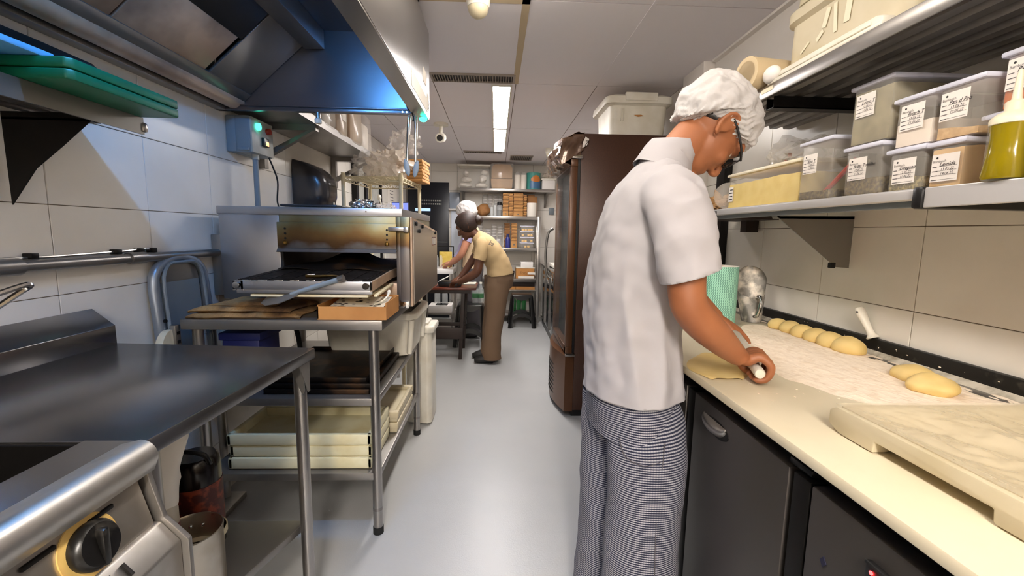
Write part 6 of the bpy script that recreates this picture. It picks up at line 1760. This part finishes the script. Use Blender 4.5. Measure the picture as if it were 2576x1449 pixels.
limb(mb, [(.455, 1.34, 1.455, .040, .060), (.468, 1.39, 1.430, .062, .076), (.495, 1.44, 1.375, .064, .074), (*SC, .063, .071), (*SD, .066, .074)], (0, 1, .2), 48, 6)
jk = skin_union('jacket', mb, 'shirt_white', ch, .0062, 6, .5)
JO = ORG[ch.name_full]
bm = bmesh.new(); bm.from_mesh(jk.data)
def cut(centre, normal, radius):
    near = [v for v in bm.verts if (v.co + JO - centre).length < radius and (v.co.y + JO.y < 1.058 or v.co.y + JO.y > 1.40 or radius > .135)] if radius else list(bm.verts)
    ns = set(near)
    g = near + [e for e in bm.edges if all(v in ns for v in e.verts)] + [f_ for f_ in bm.faces if all(v in ns for v in f_.verts)]
    bmesh.ops.bisect_plane(bm, geom=g, dist=1e-5, plane_co=centre - JO, plane_no=normal, clear_outer=True)
cut(SA + (SB - SA) * .40, Vector((.34, -.05, -1)).normalized(), .12)
cut(SC + (SD - SC) * .5, (SD - SC).normalized(), .11)
cut(Vector((.408, 1.24, .872)), Vector((.05, .0, -1)).normalized(), 0)
cut(Vector((.474, 1.24, 1.512)), Vector((.35, 0, .93)).normalized(), .15)
bm.normal_update()
for v in bm.verts:
    q = v.co + JO
    low = min(1, max(0, (1.46 - q.z) / .30))
    a_ = noise.noise(Vector((q.x * 8, q.y * 8, q.z * 1.9 + 1)))
    r1 = abs(noise.noise(Vector((q.x * 12 + q.z * 2.2, q.y * 12 - q.z * 1.6, q.z * 2.4 + 7))))
    r2 = abs(noise.noise(Vector((q.x * 15 - q.z * 9, q.y * 15 + q.z * 9, q.z * 7 + 3))))
    arm = min(1, max(0, (1.08 - q.y) / .03)) * (q.z > 1.18)
    dv = (.013 * a_ + .022 * (.26 - r1)) * low * (1 - .6 * arm) + .011 * (.25 - r2) * (.35 + .65 * arm) * (q.z < 1.48)
    dv += .004 * noise.noise(q * 26)
    dv = max(-.016, min(.016, dv))
    if v.normal.x > .3 and q.z < 1.05:
        dv = min(dv, .002)
    v.co += v.normal * dv
bm.to_mesh(jk.data); bm.free()
jk.data.shade_smooth()
mo = jk.modifiers.new('thick', 'SOLIDIFY'); mo.thickness = .003; mo.offset = 0
cn = Vector((.42, 0, .90)).normalized()
mb = MB()
limb(mb, [(.474, 1.24, 1.508, .080, .070), (.482, 1.24, 1.524, .074, .066), (.489, 1.24, 1.540, .069, .063), (.488, 1.24, 1.545, .074, .068), (.476, 1.24, 1.524, .082, .074), (.462, 1.24, 1.494, .092, .080)], (0, 1, 0), 48, 3, False, lambda q, th, v: .003 * noise.noise(q * 30))
obj('collar', mb, 'shirt_white', jk, smooth=60)

# trousers
def pcloth(q, th, v):
    return .008 * noise.noise(Vector((q.x * 8, q.y * 8, q.z * 3.5))) + .005 * noise.noise(Vector((q.x * 14, q.y * 14, q.z * 16)))
mb = MB()
limb(mb, [(.410, 1.24, .96, .150, .112), (.411, 1.24, .90, .160, .120), (.414, 1.24, .83, .172, .128), (.416, 1.24, .755, .176, .126)], (0, 1, 0), 72, 10, False, pcloth, uv=.96)
for (x, y, w) in ((.434, 1.150, 1), (.398, 1.335, 1.02)):
    limb(mb, [(x - .015, y + (.012 if w == 1 else -.012), .85, .070, .095), (x, y, .74, .092, .113), (x + .004, y, .50, .092, .108), (x + .002, y, .30, .094, .108), (x - .006, y, .14, .098, .114), (x - .008, y, .035, .098, .114)], (0, 1, 0), 56, 14, False, pcloth, uv=.66)
tr_ = obj('trousers', mb, 'trouser_check', ch, smooth=80)
obj('pocket_seam', MB().tube(catmull([(.335, 1.082, .78), (.35, 1.068, .735), (.395, 1.055, .715), (.44, 1.055, .725)], 5), .0014, 5), 'trousers_grey', tr_)
obj('side_seam', MB().tube([(.445 + .004 * math.sin(z * 9), 1.056 + .004 * math.sin(z * 14), z) for z in [.78 - .055 * k for k in range(14)]], .0012, 5), 'trousers_grey', tr_)
for (x, y) in ((.46, 1.15), (.44, 1.335)):
    mb = MB()
    limb(mb, [(x - .11, y, .045, .03, .03), (x - .08, y, .05, .045, .045), (x, y, .045, .048, .042), (x + .08, y, .036, .05, .034), (x + .13, y, .03, .03, .022)], (0, 1, 0), 20, 4)
    for v in mb.v:
        v.z = max(.001, v.z)
    obj('shoe', mb, 'shoe_black', ch, smooth=60)

# rolling pin in the chef's hands
t = thing('rolling_pin', 'white rolling pin gripped by the chef on the worktop', 'rolling pin', tuple(PA))
L0, L1 = -.034, .485
obj('barrel', MB().lathe([(0, .075), (.020, .075), (.0235, .08), (.0235, .38), (.020, .385), (0, .385)], PA, 28, axis=AX), 'white_plastic', t)
for a0, a1 in ((L0, .076), (.384, L1)):
    obj('handle', MB().lathe([(0, a0), (.011, a0), (.013, a0 + .004), (.0135, a1 - .01), (.011, a1), (0, a1)], PA, 24, axis=AX), 'white_plastic', t)

# ---------------- woman at the folding table
wo = thing('person', 'woman in khaki tee and brown trousers bending over the folding table', 'person', (0, 4.35, 0))
bd = MB()
fW = Vector((-.80, .05, -.55)); uW = Vector((-.55, 0, .82))
HW = (-.292, 4.35, 1.375)
H2, f2, s2, u2 = head(bd, HW, fW, uW, 1.0)
limb(bd, [(-.14, 4.35, 1.25, .06, .055), (-.20, 4.35, 1.29, .05, .05), (-.25, 4.35, 1.34, .048, .05), (-.28, 4.35, 1.37, .05, .05)])
limb(bd, [(.04, 4.35, .86, .15, .11), (.02, 4.35, 1.0, .13, .10), (-.05, 4.35, 1.12, .14, .10), (-.12, 4.35, 1.21, .15, .09), (-.18, 4.35, 1.27, .08, .06)])
limb(bd, [(-.13, 4.21, 1.215, .05, .05), (-.145, 4.18, 1.12, .046, .048), (-.165, 4.17, 1.0, .042, .044), (-.185, 4.175, .935, .042, .043), (-.25, 4.21, .885, .042, .042), (-.33, 4.27, .838, .032, .032), (-.365, 4.30, .825, .026, .026)], (0, 1, 0))
hand(bd, (-.365, 4.30, .825), (-.62, .75, -.18), (-.1, .0, -1), -1, .98, .8)
limb(bd, [(-.15, 4.49, 1.215, .05, .05), (-.20, 4.53, 1.10, .044, .046), (-.26, 4.54, 1.0, .04, .04), (-.33, 4.53, .90, .032, .032), (-.37, 4.52, .85, .025, .025)], (0, 1, 0))
hand(bd, (-.37, 4.52, .85), (-.75, -.2, -.35), (0, 0, -1), 1, .98, .8)
for (y, dx) in ((4.27, 0), (4.44, -.02)):
    limb(bd, [(.02 + dx, y, .9, .08, .08), (.01 + dx, y, .6, .065, .07), (-.02 + dx, y, .35, .05, .055), (-.035 + dx, y, .08, .036, .04)])
skin_union('body', bd, 'skin_dark', wo, .0065, 4, .5)
eyes(H2, f2, wo)
bm = bmesh.new(); bmesh.ops.create_icosphere(bm, subdivisions=4, radius=1)
for v in bm.verts:
    q = v.co
    a, b, d = -.016 + .116 * q.x, .096 * q.y, .028 + .112 * q.z
    kk = 1 - .2 * max(sstep((a - .050 - .25 * d) / .03), sstep((-.07 - d) / .03))
    p = H2(a * kk, b * kk, .026 + (d - .026) * kk)
    v.co = p
bm.verts.index_update()
hr = obj('hair', MB().addbm(bm), 'hair_brown', wo, smooth=80)
obj('hair_bun', MB().blob(H2(-.128, 0, -.01), (.05, .055, .048), .006, 2, 30, 4), 'hair_brown', hr, smooth=80)
obj('hair_clip', MB().blob(H2(-.075, -.078, .025), (.012, .006, .012), sub=2), 'chrome', hr)
mb = MB()
def tcl(q, th, v):
    return .008 * noise.noise(Vector((q.x * 10 + q.z * 8, q.y * 8, q.z * 14 - q.x * 10)))
limb(mb, [(.045, 4.35, .90, .178, .135), (.03, 4.35, .98, .165, .125), (-.02, 4.35, 1.08, .165, .118), (-.08, 4.35, 1.165, .172, .112), (-.135, 4.35, 1.225, .160, .098), (-.178, 4.35, 1.268, .105, .075), (-.205, 4.35, 1.29, .068, .062)], (0, 1, 0), 48, 7, False, tcl, expo=2.2)
limb(mb, [(-.115, 4.25, 1.235, .03, .05), (-.13, 4.215, 1.215, .056, .062), (-.138, 4.19, 1.15, .058, .064), (-.15, 4.178, 1.085, .056, .064), (-.158, 4.175, 1.055, .056, .064)], (0, 1, .2), 32, 5, False, tcl)
limb(mb, [(-.13, 4.45, 1.235, .03, .05), (-.15, 4.49, 1.21, .056, .060), (-.18, 4.515, 1.14, .056, .060), (-.205, 4.525, 1.09, .055, .060)], (0, 1, .2), 32, 5, False, tcl)
tee = obj('tee_shirt', mb, 'tee_khaki', wo, smooth=80)
# back print
Mx = frame((-.005, 4.178, 1.205), (.62, 0, -.62), (0, -1, .0))
lettering('back_print', 'ba', .07, Matrix(((.72, .5, 0, -.075), (0, -.12, -1, 4.176), (-.30, .82, 0, 1.205), (0, 0, 0, 1))), 'ink_grey', tee)
mb = MB()
limb(mb, [(.04, 4.35, .965, .155, .12), (.045, 4.35, .90, .172, .135), (.04, 4.35, .83, .172, .138), (.035, 4.35, .78, .16, .125)], (0, 1, 0), 40, 6, False, pcloth)
for (y, dx) in ((4.268, 0), (4.44, -.025)):
    limb(mb, [(.035 + dx, y, .87, .088, .125), (.02 + dx, y, .72, .09, .112), (.0 + dx, y, .5, .082, .096), (-.022 + dx, y, .28, .078, .088), (-.03 + dx, y, .12, .082, .094), (-.03 + dx, y, .045, .084, .098)], (0, 1, 0), 36, 8, False, pcloth)
obj('trousers', mb, 'trousers_brown', wo, smooth=80)
for (y, dx) in ((4.265, -.03), (4.44, -.06)):
    mb = MB()
    limb(mb, [(.045 + dx, y, .035, .03, .028), (.02 + dx, y, .05, .045, .05), (-.06 + dx, y, .048, .046, .05), (-.13 + dx, y, .036, .046, .036), (-.175 + dx, y, .028, .026, .022)], (0, 1, 0), 20, 4)
    for v in mb.v:
        v.z = max(.001, v.z)
    obj('shoe', mb, 'shoe_black', wo, smooth=60)

# ---------------- man behind her
mn = thing('person', 'man in a white hair net standing behind the bending woman', 'person', (-.3, 5.4, 0))
bd = MB()
H3, f3, s3, u3 = head(bd, (-.375, 5.40, 1.545), (-.86, .15, -.45), (-.45, 0, .88))
limb(bd, [(-.31, 5.40, 1.36, .065, .06), (-.33, 5.40, 1.44, .055, .053), (-.36, 5.40, 1.52, .052, .052)])
limb(bd, [(-.28, 5.40, .86, .15, .10), (-.275, 5.40, 1.05, .15, .10), (-.285, 5.40, 1.22, .17, .105), (-.30, 5.40, 1.34, .16, .08)])
limb(bd, [(-.31, 5.24, 1.31, .05, .052), (-.345, 5.21, 1.22, .046, .048), (-.39, 5.20, 1.10, .042, .042), (-.43, 5.22, 1.03, .041, .04), (-.50, 5.28, .965, .034, .034), (-.555, 5.33, .93, .026, .027)], (0, 1, 0))
hand(bd, (-.555, 5.33, .93), (-.55, .62, -.25), (0, 0, -1), -1, 1.0, .6)
limb(bd, [(-.32, 5.56, 1.31, .05, .05), (-.37, 5.60, 1.18, .045, .045), (-.45, 5.60, 1.05, .04, .04), (-.53, 5.58, .965, .03, .03), (-.57, 5.57, .935, .025, .025)], (0, 1, 0))
hand(bd, (-.57, 5.57, .935), (-.8, .0, -.2), (0, 0, -1), 1, 1.0, .6)
for y in (5.315, 5.485):
    limb(bd, [(-.27, y, .9, .08, .08), (-.27, y, .5, .06, .06), (-.27, y, .08, .04, .042)])
skin_union('body', bd, 'skin_light', mn, .008, 4, .5)
eyes(H3, f3, mn)
cap_net(mn, H3, f3, s3, u3, (-.025, 0, .022), (.132, .112, .125), (-.0, -.02), (-.55, .83), k=.9999)
mb = MB()
limb(mb, [(-.285, 5.40, .88, .175, .13), (-.28, 5.40, 1.0, .17, .125), (-.285, 5.40, 1.2, .185, .122), (-.298, 5.40, 1.31, .175, .105), (-.312, 5.40, 1.375, .10, .075), (-.322, 5.40, 1.41, .066, .062)], (0, 1, 0), 40, 6, False, tcl, expo=2.2)
tee2 = obj('tee_shirt', mb, 'tee_cream', mn, smooth=80)
mb = MB()
limb(mb, [(-.315, 5.52, 1.33, .04, .06), (-.35, 5.565, 1.29, .06, .066), (-.385, 5.585, 1.2, .06, .066), (-.42, 5.59, 1.12, .058, .064), (-.455, 5.59, 1.05, .052, .056), (-.50, 5.585, .98, .045, .048)], (0, 1, 0), 28, 5, False, tcl)
limb(mb, [(-.30, 5.28, 1.33, .035, .055), (-.318, 5.235, 1.30, .055, .06), (-.34, 5.215, 1.24, .056, .06), (-.352, 5.21, 1.21, .055, .06)], (0, 1, 0), 28, 5, False, tcl)
obj('sleeve', mb, 'tee_lilac', tee2, smooth=80)
mb = MB()
limb(mb, [(-.28, 5.40, .95, .165, .12), (-.275, 5.40, .86, .17, .125), (-.275, 5.40, .78, .165, .12)], (0, 1, 0), 36, 6, False, pcloth)
for y in (5.315, 5.485):
    limb(mb, [(-.272, y, .86, .086, .11), (-.27, y, .5, .08, .09), (-.27, y, .2, .08, .086), (-.27, y, .05, .082, .09)], (0, 1, 0), 32, 7, False, pcloth)
obj('trousers', mb, 'trousers_grey', mn, smooth=80)
for y in (5.315, 5.485):
    mb = MB()
    limb(mb, [(-.22, y, .04, .035, .03), (-.26, y, .05, .046, .048), (-.36, y, .045, .046, .045), (-.45, y, .03, .03, .024)], (0, 1, 0), 20, 4)
    for v in mb.v:
        v.z = max(.001, v.z)
    obj('shoe', mb, 'shoe_black', mn, smooth=60)
